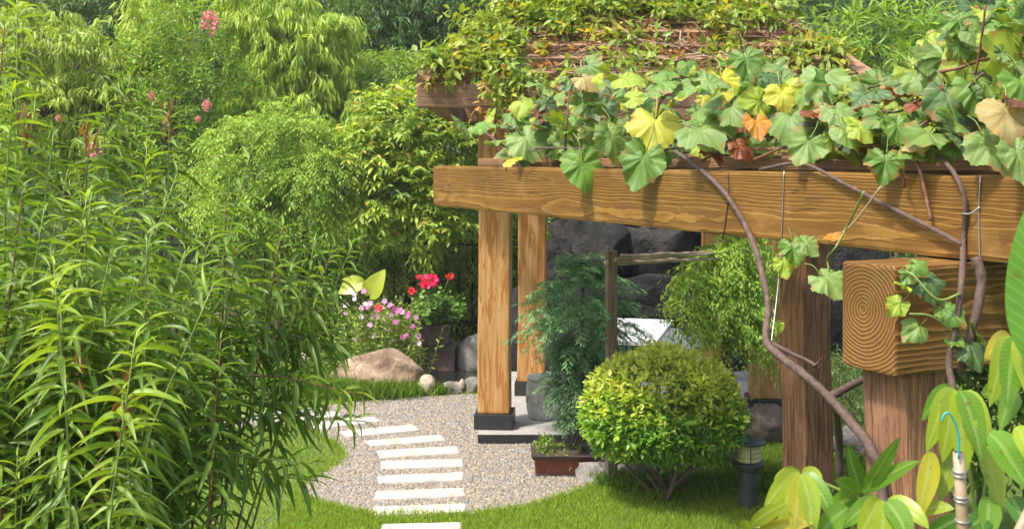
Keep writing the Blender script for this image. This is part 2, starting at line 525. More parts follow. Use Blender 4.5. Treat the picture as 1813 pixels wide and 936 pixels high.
M['grey_rock'] = stone_material('grey_rock', (0.12, 0.11, 0.10), (0.27, 0.25, 0.225), (0.08, 0.075, 0.07), 3, 0.85, 0.8, 0.03)
M['dark_rock'] = stone_material('shade_darkened_rock', (0.018, 0.018, 0.018), (0.055, 0.053, 0.05), (0.011, 0.011, 0.011), 2.6, 0.9, 1.0, 0.12)  # dark grey stone, its colour lowered further to hold the deep shade
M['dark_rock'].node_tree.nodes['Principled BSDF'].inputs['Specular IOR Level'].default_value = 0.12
M['brown_rock'] = stone_material('mottled_brown_rock', (0.09, 0.065, 0.05), (0.20, 0.15, 0.12), None, 3, 0.85, 0.7, 0.03)  # mottled brown stone
M['marble'] = plain_material('polished_pale_slab', (0.80, 0.80, 0.78), 0.15, 0, 0.08, 3, 0.6, 0.03)
M['slate'] = plain_material('grey_slate', (0.20, 0.22, 0.225), 0.4, 0, 0.15, 3, 0.5, 0.1)
M['iron'] = plain_material('black_iron', (0.012, 0.013, 0.013), 0.45, 0.4, 0.2)
M['lamp_body'] = plain_material('dark_grey_lamp_paint', (0.045, 0.055, 0.06), 0.5, 0.0, 0.25, 9)
M['red_pot'] = stone_material('red_glazed_planter', (0.13, 0.032, 0.018), (0.21, 0.055, 0.03), None, 12, 0.45, 0.2, 0.004)
M['dark_pot'] = stone_material('dark_clay', (0.035, 0.024, 0.02), (0.075, 0.05, 0.04), None, 8, 0.6, 0.3, 0.01)
M['wire'] = plain_material('galvanised_wire', (0.42, 0.42, 0.40), 0.35, 0.8, 0.1)
M['teal_wire'] = plain_material('turquoise_coated_wire', (0.03, 0.33, 0.36), 0.4, 0, 0.1)
M['soil'] = plain_material('dark_soil', (0.05, 0.036, 0.024), 0.95, 0, 0.4, 20)

def lamp_glass():
    m, nt, b = newmat('cream_lamp_glass')
    v = objvec(nt)
    n = noise_tex(nt, v, 10, 3)
    nt.links.new(mixc(nt, n, (0.52, 0.45, 0.24), (0.64, 0.58, 0.36)), b.inputs['Base Color'])
    b.inputs['Roughness'].default_value = 0.25
    b.inputs['Subsurface Weight'].default_value = 0.3
    b.inputs['Subsurface Radius'].default_value = (0.05, 0.05, 0.03)
    return m
M['lamp_glass'] = lamp_glass()

def ground_material():
    m, nt, b = newmat('lawn_soil')
    v = objvec(nt, False)
    n1 = noise_tex(nt, v, 1.2, 5); n2 = noise_tex(nt, v, 40, 4)
    c = mixc(nt, ramp(nt, n1, [(0.35, 0.0), (0.65, 1.0)]), (0.075, 0.125, 0.02), (0.13, 0.19, 0.03))
    c = mixc(nt, ramp(nt, n2, [(0.4, 0.6), (0.6, 0.0)]), c, (0.05, 0.07, 0.015))
    nt.links.new(c, b.inputs['Base Color']); b.inputs['Roughness'].default_value = 0.95
    bump(nt, b, n2, 0.8, 0.03)
    return m
M['ground'] = ground_material()

def mortar_material():
    m, nt, b = newmat('pebble_bed_mortar')
    v = objvec(nt, False)
    n1 = noise_tex(nt, v, 3, 5); n2 = noise_tex(nt, v, 90, 3)
    c = mixc(nt, ramp(nt, n1, [(0.35, 0.0), (0.65, 1.0)]), (0.19, 0.15, 0.12), (0.25, 0.205, 0.16))
    c = mixc(nt, ramp(nt, n2, [(0.4, 0.3), (0.6, 0.0)]), c, (0.12, 0.09, 0.07))
    nt.links.new(c, b.inputs['Base Color']); b.inputs['Roughness'].default_value = 0.9
    bump(nt, b, n2, 0.5, 0.01)
    return m
M['mortar'] = mortar_material()
M['pebble'] = tint_material('river_pebble', 0.6, 0.3)

def water_material():
    m, nt, b = newmat('dark_pond_water')
    b.inputs['Base Color'].default_value = (0.012, 0.016, 0.012, 1)
    b.inputs['Roughness'].default_value = 0.06
    bump(nt, b, noise_tex(nt, objvec(nt, False), 9, 3), 0.15, 0.02)
    return m
M['water'] = water_material()

# ------------------------------------------------------------------ leaf templates: x across, y along 0..1, z off the blade
def lance(k=3, fold=0.22, droop=0.3, peak=0.42, twist=0.0):
    V, A = [(0, 0, 0)], [0.0]
    for i in range(1, k + 1):
        t = i / (k + 1)
        w = 0.5 * (math.sin(math.pi * t ** (math.log(0.5) / math.log(peak)))) ** 0.9
        z = -droop * t * t
        V += [(-w, t, z + fold * w * 0.25), (0, t, z), (w, t, z + fold * w * 0.25)]
        A += [1.0, 0.0, 1.0]
    V.append((0, 1, -droop)); A.append(0.0)
    f = [(0, 2, 1), (0, 3, 2)]
    for i in range(k - 1):
        a = 1 + 3 * i; b = a + 3
        f += [(a, a + 1, b + 1), (a, b + 1, b), (a + 1, a + 2, b + 2), (a + 1, b + 2, b + 1)]
    a = 1 + 3 * (k - 1); t = len(V) - 1
    f += [(a, a + 1, t), (a + 1, a + 2, t)]
    return np.array(V, float), np.array(f), np.array(A)

L1 = lance(1, 0.5, 0.15, 0.45)
L2 = lance(2, 0.4, 0.25, 0.45)
L3 = lance(3, 0.5, 0.38, 0.40)
L4 = lance(4, 0.5, 0.48, 0.40)
OVAL = lance(2, 0.35, 0.12, 0.5)

def scatter(tm, pos, d, up, ln, wd, tint):
    v, f, a = tm
    n, k = len(pos), len(v)
    d = nz(d); side = nz(np.cross(d, up)); nrm = np.cross(side, d)
    ln = np.broadcast_to(ln, (n,)); wd = np.broadcast_to(wd, (n,))
    V = pos[:, None] + side[:, None] * (v[None, :, 0:1] * wd[:, None, None]) + d[:, None] * (v[None, :, 1:2] * ln[:, None, None]) + nrm[:, None] * (v[None, :, 2:3] * ln[:, None, None])
    Fc = f[None] + (np.arange(n) * k)[:, None, None]
    C = np.empty((n, k, 4)); C[..., :3] = tint[:, None, :]; C[..., 3] = a[None]
    return V.reshape(-1, 3), Fc.reshape(-1, 3), C.reshape(-1, 4)

def cat3(lst):
    Vs, Fs, Cs, o = [], [], [], 0
    for V, Fc, C in lst:
        Vs.append(V); Fs.append(Fc + o); Cs.append(C); o += len(V)
    return np.concatenate(Vs), np.concatenate(Fs), np.concatenate(Cs)

def tints(n, ca, cb, spread=1.0, extra=None, p=0.0):
    t = np.clip(rng.beta(1.6, 1.6, n) * spread, 0, 1)[:, None]
    c = np.array(ca) * (1 - t) + np.array(cb) * t
    c = c * rng.uniform(0.82, 1.18, (n, 1)) * np.array((1.18, 1.20, 1.30))
    if extra is not None:
        s = rng.random(n) < p
        c[s] = np.array(extra) * rng.uniform(0.75, 1.2, (s.sum(), 1))
    return c

def sprays(tp, td, nl, tlen, ang=60, hang=0.25, droop=0.2, ln=0.1, wd=0.03, flat=False, tips=None, s0=0.1, upmix=0.45):
    """leaf positions, directions, up vectors, lengths, widths along many twigs; returns arrays of T*nl"""
    T = len(tp)
    td = nz(td)
    tlen = np.broadcast_to(tlen, (T,))[:, None]
    s = np.linspace(s0, 1.0, nl)[None] + rng.uniform(-0.04, 0.04, (T, nl))
    down = np.array((0, 0, -1.0))
    pos = tp[:, None] + td[:, None] * (s * tlen)[..., None] + down * (droop * tlen * s * s)[..., None]
    tg = nz(td[:, None] + down * (2 * droop * s)[..., None])
    if flat:
        e1 = np.cross(tg, np.array((0, 0, 1.0)) + 0.25 * rng.normal(size=(T, 1, 3))); e1 = nz(e1)
        phi = np.where(np.arange(nl) % 2 == 0, 0.0, math.pi)[None] + rng.normal(0, 0.25, (T, nl))
    else:
        e1 = nz(np.cross(tg, nz(rng.normal(size=(T, 1, 3)))))
        phi = (np.arange(nl) * 2.4)[None] + rng.uniform(0, 6.28, (T, 1)) + rng.normal(0, 0.2, (T, nl))
    e2 = np.cross(tg, e1)
    rad = np.cos(phi)[..., None] * e1 + np.sin(phi)[..., None] * e2
    an = np.radians(ang) * (1.08 - 0.45 * s ** 3) + rng.normal(0, 0.12, (T, nl))
    d = tg * np.cos(an)[..., None] + rad * np.sin(an)[..., None] + down * (hang * rng.uniform(0.5, 1.5, (T, nl)))[..., None]
    up = np.array((0, 0, 1.0)) + upmix * rng.normal(size=(T, nl, 3))
    l = ln * rng.uniform(0.75, 1.15, (T, nl)) * (1.0 - 0.35 * np.abs(s - 0.5) ** 1.5 * 2)
    w = wd * rng.uniform(0.8, 1.15, (T, nl)) * (l / ln)
    return pos.reshape(-1, 3), d.reshape(-1, 3), up.reshape(-1, 3), l.ravel(), w.ravel(), s.ravel()

def crown_points(lobes, T, r=(0.6, 1.05), low=0.5, bumpy=0.18, clump=0.0):
    lob = np.array(lobes, float)
    area = (lob[:, 3] * lob[:, 4] + lob[:, 4] * lob[:, 5] + lob[:, 3] * lob[:, 5])
    idx = rng.choice(len(lob), T * 4, p=area / area.sum())
    u = nz(rng.normal(size=(T * 4, 3)))
    keep = (u[:, 2] > -0.25) | (rng.random(T * 4) < low)
    u, idx = u[keep], idx[keep]
    rr = rng.uniform(r[0] ** 2, r[1] ** 2, len(u)) ** 0.5
    L = lob[idx]
    rr *= 1 + bumpy * np.sin(u[:, 0] * 5 + L[:, 0] * 9) * np.sin(u[:, 2] * 6 + L[:, 2] * 7)
    p = L[:, :3] + u * L[:, 3:] * rr[:, None]
    ok = np.ones(len(p), bool)
    for q in lob:
        ok &= (((p - q[:3]) / q[3:]) ** 2).sum(1) > 0.30
    if clump:
        f_ = 2 * math.pi / clump
        nn = np.sin(p[:, 0] * f_ + 1.3 * np.sin(p[:, 2] * f_ * 0.7)) + np.sin(p[:, 2] * f_ * 1.1 + 1.1 * np.sin(p[:, 1] * f_ * 0.8)) + np.sin(p[:, 1] * f_ * 0.9 + 1.7 * np.sin(p[:, 0] * f_ * 0.6))
        ok &= nn > rng.normal(-0.35, 0.45, len(p))
    p, u, L = p[ok], u[ok], L[ok]
    return p[:T], nz(u[:T] / L[:T, 3:]), 

def limbs_mesh(base, top, lobes, r0, extra=3):
    base, top = np.array(base, float), np.array(top, float)
    mid = base * 0.5 + top * 0.5 + np.array((rng.normal(0, 0.05), rng.normal(0, 0.05), 0))
    tr = tube(smooth_path([base, mid, top], 6), r0, r0 * 0.55, 9, 0.05)
    lm = []
    for q in lobes:
        c = np.array(q[:3]); s = base + (top - base) * rng.uniform(0.55, 0.95)
        lm.append(tube(smooth_path([s, s * 0.45 + c * 0.55 + np.array((0, 0, 0.1)), c], 5), r0 * 0.42, r0 * 0.12, 6))
        for k in range(extra):
            e = c + nz(rng.normal(size=3)) * np.array(q[3:6]) * 0.75
            s2 = s * 0.3 + c * 0.7
            lm.append(tube(smooth_path([s2, (s2 + e) / 2 + rng.normal(0, 0.05, 3), e], 4), r0 * 0.18, r0 * 0.05, 5))
    return tr, merge(lm)

def px_lobes(rows):
    """rows of (px, py, rx_px, ry_px, Y, depth radius in metres)"""
    out = []
    for px, py, rx, ry, Y, dr in rows:
        c = P(px, py, Y)
        out.append((*c, rx * Y / F, dr, ry * Y / F))
    return out

def tree(name, label, base, lobes, T, nl, tlen, ln, wd, ca, cb, r0=0.09, ang=60, hang=0.25, droop=0.25, flat=False, outdir=1.0, updir=0.25,
         tm=L1, extra=None, pe=0.0, low=0.5, bark='bark', cat='tree', group=None, mat='leaf', r=(0.6, 1.05), top=None, upmix=0.45, bumpy=0.18, clump=0.7, toplit_young=False):
    b = np.array(base, float)
    o = thing(name, b, label, cat, group)
    lob = px_lobes(lobes)
    c = np.mean([q[:3] for q in lob], axis=0) if top is None else np.array(top)
    tr, lm = limbs_mesh(b - np.array((0, 0, 0.05)), c, lob, r0)
    part('trunk', *tr, M[bark], o, smooth=True)
    part('limbs', *lm, M[bark], o, smooth=True)
    p, u = crown_points(lob, T, r, low, bumpy, clump)
    td = u * outdir + np.array((0, 0, updir)) + 0.35 * rng.normal(size=p.shape)
    tl = tlen * rng.uniform(0.6, 1.25, len(p))
    p = p - nz(td) * (tl * 0.5)[:, None]
    pos, d, up, l, w, s = sprays(p, td, nl, tl, ang, hang, droop, ln, wd, flat, upmix=upmix)
    tt = np.repeat(tints(len(p), ca, cb), nl, axis=0) * rng.uniform(0.85, 1.15, (len(pos), 1))
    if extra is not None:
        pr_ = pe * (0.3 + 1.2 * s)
        if toplit_young:  # pale young leaves gather with height, painting a sunlit top into the tint
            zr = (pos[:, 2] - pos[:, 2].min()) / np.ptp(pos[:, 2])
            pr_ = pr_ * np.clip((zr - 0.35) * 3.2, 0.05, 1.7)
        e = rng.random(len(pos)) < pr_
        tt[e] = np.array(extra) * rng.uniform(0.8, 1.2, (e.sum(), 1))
    part('crown', *scatter(tm, pos, d, up, l, w, tt)[:2], M[mat], o, col=scatter_cols(tm, tt))
    return o

def scatter_cols(tm, tt):
    a = tm[2]
    C = np.empty((len(tt), len(a), 4)); C[..., :3] = tt[:, None, :]; C[..., 3] = a[None]
    return C.reshape(-1, 4)

YG, MG, DG, BG = (0.24, 0.33, 0.035), (0.09, 0.19, 0.022), (0.035, 0.09, 0.014), (0.045, 0.12, 0.05)
LG = (0.16, 0.27, 0.03)

# ------------------------------------------------------------------ the setting: ground, hillside, paving, path, pond
def grid_sheet(x0, x1, y0, y1, nx, ny, zf):
    xs, ys = np.linspace(x0, x1, nx), np.linspace(y0, y1, ny)
    X, Y = np.meshgrid(xs, ys)
    V = np.stack((X.ravel(), Y.ravel(), zf(X, Y).ravel()), 1)
    i = np.arange((ny - 1) * nx).reshape(ny - 1, nx)[:, :-1].ravel()
    return V, np.stack((i, i + 1, i + nx + 1, i + nx), 1)

V, q = grid_sheet(-60, 60, -10, 110, 61, 61, lambda X, Y: np.zeros_like(X))
props(part('ground', V, q, M['ground']), kind='structure')
M['hill'] = stone_material('wooded_hillside', (0.02, 0.04, 0.012), (0.05, 0.08, 0.02), None, 0.6, 0.95, 1.0, 0.3)
V, q = grid_sheet(-60, 60, 31, 90, 61, 40, lambda X, Y: -0.05 + np.clip((Y - 31) / 22, 0, 1) ** 0.8 * 15 + 0.8 * np.sin(X * 0.4) * np.clip((Y - 33) / 10, 0, 1))
props(part('hillside', V, q, M['hill'], smooth=True), kind='structure')

PAVE_PX = [(825, 913), (870, 907), (920, 901), (970, 889), (1020, 873), (1062, 855), (1085, 830), (1085, 800), (1060, 770), (980, 740), (900, 712), (850, 699),
           (740, 700), (650, 706), (560, 722), (480, 735), (400, 742), (300, 742), (300, 768), (430, 762), (520, 757), (560, 768), (595, 789), (610, 808),
           (592, 826), (556, 846), (532, 862), (528, 874), (560, 889), (610, 903), (663, 913)]
PAVE = np.array([G(*p)[:2] for p in PAVE_PX])

def inside(pts, poly):
    x, y = pts[:, 0], pts[:, 1]
    c = np.zeros(len(pts), bool)
    n = len(poly)
    for i in range(n):
        x0, y0 = poly[i]; x1, y1 = poly[(i + 1) % n]
        hit = ((y0 > y) != (y1 > y)) & (x < (x1 - x0) * (y - y0) / (y1 - y0 + 1e-12) + x0)
        c ^= hit
    return c

def slab_from(top, thick):
    top = np.array(top, float)
    n = len(top)
    V = np.vstack((top, top - np.array((0, 0, thick))))
    return V, [np.arange(n)[None], np.arange(2 * n - 1, n - 1, -1)[None], np.array([(i + n, (i + 1) % n + n, (i + 1) % n, i) for i in range(n)])]

pv3 = np.column_stack((PAVE, np.full(len(PAVE), 0.012)))[::-1]
paving = props(part('paving', *slab_from(pv3, 0.05), M['mortar']), kind='structure')
path = props(thing('garden_path', G(745, 860), None, None), kind='structure')

def Z4(zx, zy):
    return 450 + zx / 1.887, 440 + zy / 1.887
SLABS = [[(422, 922), (690, 914), (692, 948), (420, 958)], [(402, 862), (707, 852), (708, 877), (402, 887)], [(406, 808), (703, 798), (703, 824), (406, 833)],
         [(414, 756), (699, 747), (699, 771), (414, 779)], [(421, 709), (698, 701), (698, 725), (421, 731)], [(411, 672), (676, 661), (688, 683), (421, 695)],
         [(363, 639), (620, 622), (645, 640), (395, 656)], [(283, 609), (530, 589), (555, 606), (315, 626)], [(180, 583), (390, 562), (428, 575), (215, 599)],
         [(60, 566), (262, 545), (300, 556), (95, 580)], [(-70, 552), (120, 533), (150, 541), (-40, 565)]]
slab_polys = []
for k, sl in enumerate(SLABS):
    top = np.array([G(*Z4(*p), 0.024) for p in sl])
    top[:, :2] += rng.normal(0, 0.008, (4, 2)); top[:, 2] += rng.normal(0, 0.002)
    cy_ = top[:, 1].mean(); top[:, 1] = cy_ + (top[:, 1] - cy_) * 1.16
    slab_polys.append(top[:, :2])
    c = top.mean(0)
    bm = bmesh.new()
    vs = [bm.verts.new(p - c) for p in top] + [bm.verts.new(p - c - np.array((0, 0, 0.045))) for p in top]
    bm.faces.new(vs[3::-1]); bm.faces.new(vs[4:])
    for i in range(4):
        j = (i + 1) % 4
        bm.faces.new((vs[i], vs[j], vs[j + 4], vs[i + 4]))
    bmesh.ops.recalc_face_normals(bm, faces=bm.faces)
    bmesh.ops.subdivide_edges(bm, edges=[e for e in bm.edges if e.calc_length() > 0.1], cuts=7)
    for v_ in bm.verts:
        nn_ = noise.noise(Vector((v_.co.x * 9 + k * 3.1, v_.co.y * 9, 0.3)))
        v_.co.x += 0.006 * nn_; v_.co.y += 0.007 * noise.noise(Vector((v_.co.x * 11, v_.co.y * 9 + k, 2.3)))
    bmesh.ops.bevel(bm, geom=[e for e in bm.edges if e.is_manifold and e.calc_face_angle() > 0.8], offset=0.007, segments=2, affect='EDGES')
    me = bpy.data.meshes.new('stone_slab'); bm.to_mesh(me); bm.free()
    put('stone_slab', me, M['granite'], path, tuple(c - ORG[path.name]))

# platform footprint and pond outline keep pebbles and grass away
PLAT = np.array([(-0.33, 11.05), (3.1, 11.05), (3.1, 14.3), (-0.33, 14.3)])
POND = np.array([G(742, 690)[:2], G(850, 694)[:2], (0.5, 13.4), (0.6, 15.6), G(790, 650)[:2], G(745, 668)[:2]])
props(part('pond_water', *slab_from(np.column_stack((POND, np.full(len(POND), 0.02)))[::-1], 0.05), M['water']), kind='structure')

# pebbles set in the bed: jittered rows, each a low dome
sp = 0.033
gx, gy = np.meshgrid(np.arange(PAVE[:, 0].min(), PAVE[:, 0].max(), sp), np.arange(PAVE[:, 1].min(), PAVE[:, 1].max(), sp * 0.9))
gx = gx + (np.arange(len(gx)) % 2)[:, None] * sp * 0.5
pts = np.stack((gx.ravel(), gy.ravel()), 1) + rng.normal(0, sp * 0.16, (gx.size, 2))
ok = inside(pts, PAVE) & ~inside(pts, PLAT)
for s_ in slab_polys:
    c_ = s_.mean(0); ok &= ~inside(pts, c_ + (s_ - c_) * 1.04)
joint_y = lambda x: G(775, 806)[1] + 0.02 * np.sin(x * 5) + 0.06 * x
ok &= np.abs(pts[:, 1] - joint_y(pts[:, 0])) > 0.022
ok &= rng.random(len(pts)) > 0.03
pts = pts[ok]
n = len(pts)
ringang = np.arange(7) * 2 * math.pi / 7
prof = [(1.0, 0.0), (0.86, 0.55), (0.45, 0.95)]
tv = np.array([(r * math.cos(a), r * math.sin(a), z) for r, z in prof for a in ringang] + [(0, 0, 1.05)])
tf = [(i * 7 + k, i * 7 + (k + 1) % 7, (i + 1) * 7 + (k + 1) % 7) for i in range(2) for k in range(7)] + [(i * 7 + k, (i + 1) * 7 + (k + 1) % 7, (i + 1) * 7 + k) for i in range(2) for k in range(7)] + [(14 + k, 14 + (k + 1) % 7, 21) for k in range(7)]
tf = np.array(tf)
ra, rb, th = sp * rng.uniform(0.46, 0.78, n), sp * rng.uniform(0.32, 0.5, n), rng.uniform(0, math.pi, n)
hh = rng.uniform(0.007, 0.015, n)
lx, ly = tv[None, :, 0] * ra[:, None], tv[None, :, 1] * rb[:, None]
V = np.stack((pts[:, 0:1] + lx * np.cos(th)[:, None] - ly * np.sin(th)[:, None], pts[:, 1:2] + lx * np.sin(th)[:, None] + ly * np.cos(th)[:, None], 0.010 + tv[None, :, 2] * hh[:, None]), 2)
pal = np.array([(0.36, 0.27, 0.20), (0.42, 0.32, 0.23), (0.31, 0.225, 0.17), (0.40, 0.33, 0.27), (0.25, 0.24, 0.24), (0.22, 0.23, 0.26), (0.44, 0.35, 0.23), (0.33, 0.22, 0.16)])
pc = np.array((0.62, 0.70, 0.73)) * pal[rng.choice(8, n, p=[.22, .2, .16, .14, .08, .06, .08, .06])] * rng.uniform(0.75, 1.2, (n, 1))
C = np.ones((n, len(tv), 4)); C[..., :3] = pc[:, None]
peb = part('pebbles', V.reshape(-1, 3), (tf[None] + (np.arange(n) * len(tv))[:, None, None]).reshape(-1, 3), M['pebble'], paving, col=C.reshape(-1, 4), smooth=True)
peb['kind'] = 'stuff'

# lawn blades
def blades(pts, ln, wd, ca, cb, lean=0.5, z=0.0):
    n = len(pts)
    p = np.column_stack((pts, np.full(n, z)))
    d = np.column_stack((rng.normal(0, lean, (n, 2)), np.ones(n)))
    up = np.column_stack((rng.normal(size=(n, 2)), np.full(n, 0.15)))
    l = ln * rng.uniform(0.6, 1.3, n)
    return scatter(L1, p, d, up, l, wd * rng.uniform(0.7, 1.3, n), tints(n, ca, cb))

def lawn_points(n, x0, x1, y0, y1):
    p = np.stack((rng.uniform(x0, x1, n), rng.uniform(y0, y1, n)), 1)
    k = ~inside(p, PAVE) & ~inside(p, PLAT) & ~inside(p, POND)
    for s_ in slab_polys: k &= ~inside(p, s_)
    return p[k]
LA, LB = (0.12, 0.22, 0.02), (0.27, 0.36, 0.04)
parts_ = [blades(lawn_points(52000, -1.8, 2.6, 7.9, 9.9), 0.055, 0.006, LA, LB),
          blades(lawn_points(26000, -4.4, -1.0, 8.4, 13.0), 0.055, 0.007, LA, LB),
          blades(lawn_points(9000, 0.2, 3.2, 9.6, 11.0), 0.06, 0.007, LA, LB),
          blades(lawn_points(14000, 2.2, 6.0, 6.0, 14.0), 0.07, 0.008, LA, LB),
          blades(lawn_points(14000, -5.5, 0.3, 12.9, 17.0), 0.07, 0.009, (0.09, 0.17, 0.02), LB)]
ed = []
for i_ in range(len(PAVE)):
    a_, b_ = PAVE[i_], PAVE[(i_ + 1) % len(PAVE)]
    m_ = int(np.linalg.norm(b_ - a_) * 380)
    t_ = rng.random((m_, 1))
    ed.append(a_ + (b_ - a_) * t_ + rng.normal(0, 0.022, (m_, 2)))
ed = np.concatenate(ed); ed = ed[~inside(ed, PLAT)]
parts_.append(blades(ed, 0.065, 0.006, LA, LB, 0.8))
V, q, C = cat3(parts_)
lawn = props(part('lawn_grass', V, q, M['grass'], col=C), 'short bright green lawn grass round the pebble paving', 'grass', kind='stuff')

def tuft_pts(px, py, n, r):
    g = G(px, py)[:2]
    return g + rng.normal(0, r, (n, 2)) * np.array((1, 0.5))
V, q, C = cat3([blades(tuft_pts(px, py, n_, r_), l_, 0.009, (0.06, 0.14, 0.015), (0.17, 0.27, 0.03), 0.45) for px, py, n_, r_, l_ in
                ((560, 700, 700, 0.32, 0.22), (620, 706, 900, 0.20, 0.22), (690, 704, 800, 0.2, 0.20), (735, 700, 400, 0.08, 0.16), (770, 700, 350, 0.08, 0.15), (490, 690, 700, 0.35, 0.25),
                 (1140, 868, 900, 0.12, 0.16), (1200, 885, 700, 0.15, 0.12), (1270, 870, 1200, 0.2, 0.15), (1090, 862, 500, 0.08, 0.14), (1350, 850, 900, 0.18, 0.15), (815, 590, 600, 0.25, 0.3), (645, 655, 900, 0.3, 0.25))])
props(part('tufted_grass', V, q, M['grass'], col=C), 'long dark green grass tufts round the boulder and the shrub foot', 'grass', kind='stuff')

# ------------------------------------------------------------------ pavilion
pav = thing('pavilion', (1.27, 12.7, 0), 'timber pavilion with golden posts, black plinths and a slatted pyramid roof', 'pavilion')
RP = math.radians(-5)
pl = beam('platform', (1.385, 12.675, 0.075), (3.43, 3.25, 0.058), 0, M['platform'], pav, 0.006)
beam('platform_base', (1.385, 12.675, 0.022), (3.40, 3.22, 0.055), 0, M['black_stone'], pav, 0.004)
beam('platform_kerb', (1.385, 11.036, 0.052), (3.44, 0.022, 0.098), 0, M['black_stone'], pav, 0.003)
for x, y in ((-0.172, 11.40), (0.235, 13.0), (2.70, 12.1), (2.5, 13.9)):
    pl_ = beam('plinth', (x, y, 0.18), (0.385, 0.385, 0.15), RP, M['black_stone'], pav, 0.008)
    beam('post', (x, y, 1.76), (0.315, 0.315, 3.01), RP, M['golden'], pav, 0.018, 12, 0.012)
EY, EZ, AX, AY, AZ, HW = 10.75, 3.42, 1.27, 12.9, 5.45, 2.13
for nm, c, s, r in (('eave_beam', (AX, EY + 0.1, EZ - 0.03), (2 * HW + 0.1, 0.2, 0.215), 0), ('eave_beam', (AX - HW + 0.12, AY, EZ - 0.03), (2 * HW - 0.35, 0.2, 0.21), math.pi / 2),
                    ('eave_beam', (AX + HW - 0.12, AY, EZ - 0.03), (2 * HW - 0.35, 0.2, 0.21), math.pi / 2), ('eave_beam', (AX, 2 * AY - EY - 0.1, EZ - 0.03), (2 * HW, 0.2, 0.21), 0)):
    beam(nm, c, s, r, M['roof_slat'], pav, 0.014, 14, 0.012)
xb = P(912, 250, 10.9)[0]
beam('tie_beam', (xb + 0.02, 12.2, 3.02), (2.5, 0.21, 0.33), math.pi / 2, M['slat'], pav, 0.015, 10, 0.01)
# roof deck and rows of slats on the four slopes
cn = [np.array((AX - HW, EY, EZ + 0.06)), np.array((AX + HW, EY, EZ + 0.06)), np.array((AX + HW, 2 * AY - EY, EZ + 0.06)), np.array((AX - HW, 2 * AY - EY, EZ + 0.06))]
apex = np.array((AX, AY, AZ))
for side in range(4):
    if side == 2: continue
    a, b = cn[side], cn[(side + 1) % 4]
    nrm = nz(np.cross(b - a, apex - a))
    ang_s = math.atan2(b[1] - a[1], b[0] - a[0])
    pitch = math.atan2(AZ - EZ, HW)
    for k in range(13):
        t = 0.045 + k * 0.073
        p0, p1 = a + (apex - a) * t, b + (apex - b) * t
        L = np.linalg.norm(p1 - p0)
        o = beam('roof_slat', (p0 + p1) / 2 + nrm * 0.05, (L - 0.06, 0.115, 0.075), 0, M['roof_slat'], pav, 0.008, max(2, int(L * 2)), 0.014)
        o.rotation_euler = (pitch - 0.35, 0, ang_s)
    hp = tube(smooth_path([a + nrm * 0.07, (a + apex) / 2 + nrm * 0.07, apex + nrm * 0.03], 5), 0.085, 0.085, 4)
    part('hip_rafter', *hp, M['roof_slat'], pav)

# ------------------------------------------------------------------ pergola with the long carved beam
A2 = np.array((0.4374, -0.8993)); B2 = np.array((0.8993, 0.4374))
OR = np.array((-0.745, 10.57))
angA, angB = math.atan2(A2[1], A2[0]), math.atan2(B2[1], B2[0])
def along(s, t, z):
    p = OR + A2 * s + B2 * t
    return np.array((p[0], p[1], z))
perg = thing('pergola', along(4.2, 0.9, 0), 'pergola of a long carved brown beam on furrowed posts, in front of the pavilion', 'pergola')
beam('long_beam', along(4.15, 0.14, 2.541), (8.3, 0.28, 0.37), angA, M['long_beam'], perg, 0.022, 40, 0.008)
beam('rear_beam', along(5.2, 1.75, 2.54), (6.0, 0.24, 0.36), angA, M['long_beam'], perg, 0.02, 20, 0.008)
EB = np.array((1.529, 4.856))
cb = EB + B2 * 1.5
beam('cross_beam', (cb[0], cb[1], 2.118), (3.0, 0.32, 0.46), angB, M['box_beam'], perg, 0.016, 20, 0.006)
pp = EB + B2 * 0.225
beam('post', (pp[0], pp[1], 0.942), (0.255, 0.255, 1.888), angB, M['furrowed'], perg, 0.02, 14, 0.02)
p3 = P(1427, 600, 8.5)
beam('post', (p3[0], p3[1], 1.175), (0.27, 0.27, 2.36), angB, M['furrowed'], perg, 0.02, 14, 0.02)
for k in range(7):
    t = 0.36 + 0.23 * k
    s0, s1 = 0.32 + 0.12 * (k % 3), 8.25
    beam('slat', along((s0 + s1) / 2, t, 2.762 + 0.017 * k), (s1 - s0, 0.085, 0.062), angA + rng.normal(0, 0.003), M['slat'], perg, 0.008, 30, 0.012)
for s_ in (0.8, 2.3, 3.8, 5.3, 6.8):
    beam('rafter', along(s_, 1.12, 2.668), (1.62, 0.09, 0.12), angB, M['slat'], perg, 0.008)
def beam_depth(px):
    return 0.37 * F / (70 + 0.084 * (px - 765))
def on_beam(px, py, off=0.02):
    return P(px, py, beam_depth(px) - off)
for rows, r_ in (([(1388, 303), (1386, 360), (1383, 434)], 0.0035), ([(1736, 311), (1733, 380), (1735, 470)], 0.004), ([(1288, 305), (1289, 350), (1279, 424)], 0.0045)):
    part('wire_tie', *tube(smooth_path([on_beam(x, y, 0.012) for x, y in rows], 5), r_, seg=5), M['wire'] if rows[0][0] != 1288 else M['cane'], perg, smooth=True)
part('wire_tie', *tube(smooth_path([on_beam(1383, 434), P(1376, 520, 5.8), P(1364, 618, 5.6)], 5), 0.003, seg=5), M['wire'], perg, smooth=True)
part('wire_tie', *tube(smooth_path([on_beam(1702, 378, 0.05), on_beam(1718, 378, 0.04), on_beam(1735, 366, 0.015)], 4), 0.004, seg=5), M['wire'], perg, smooth=True)

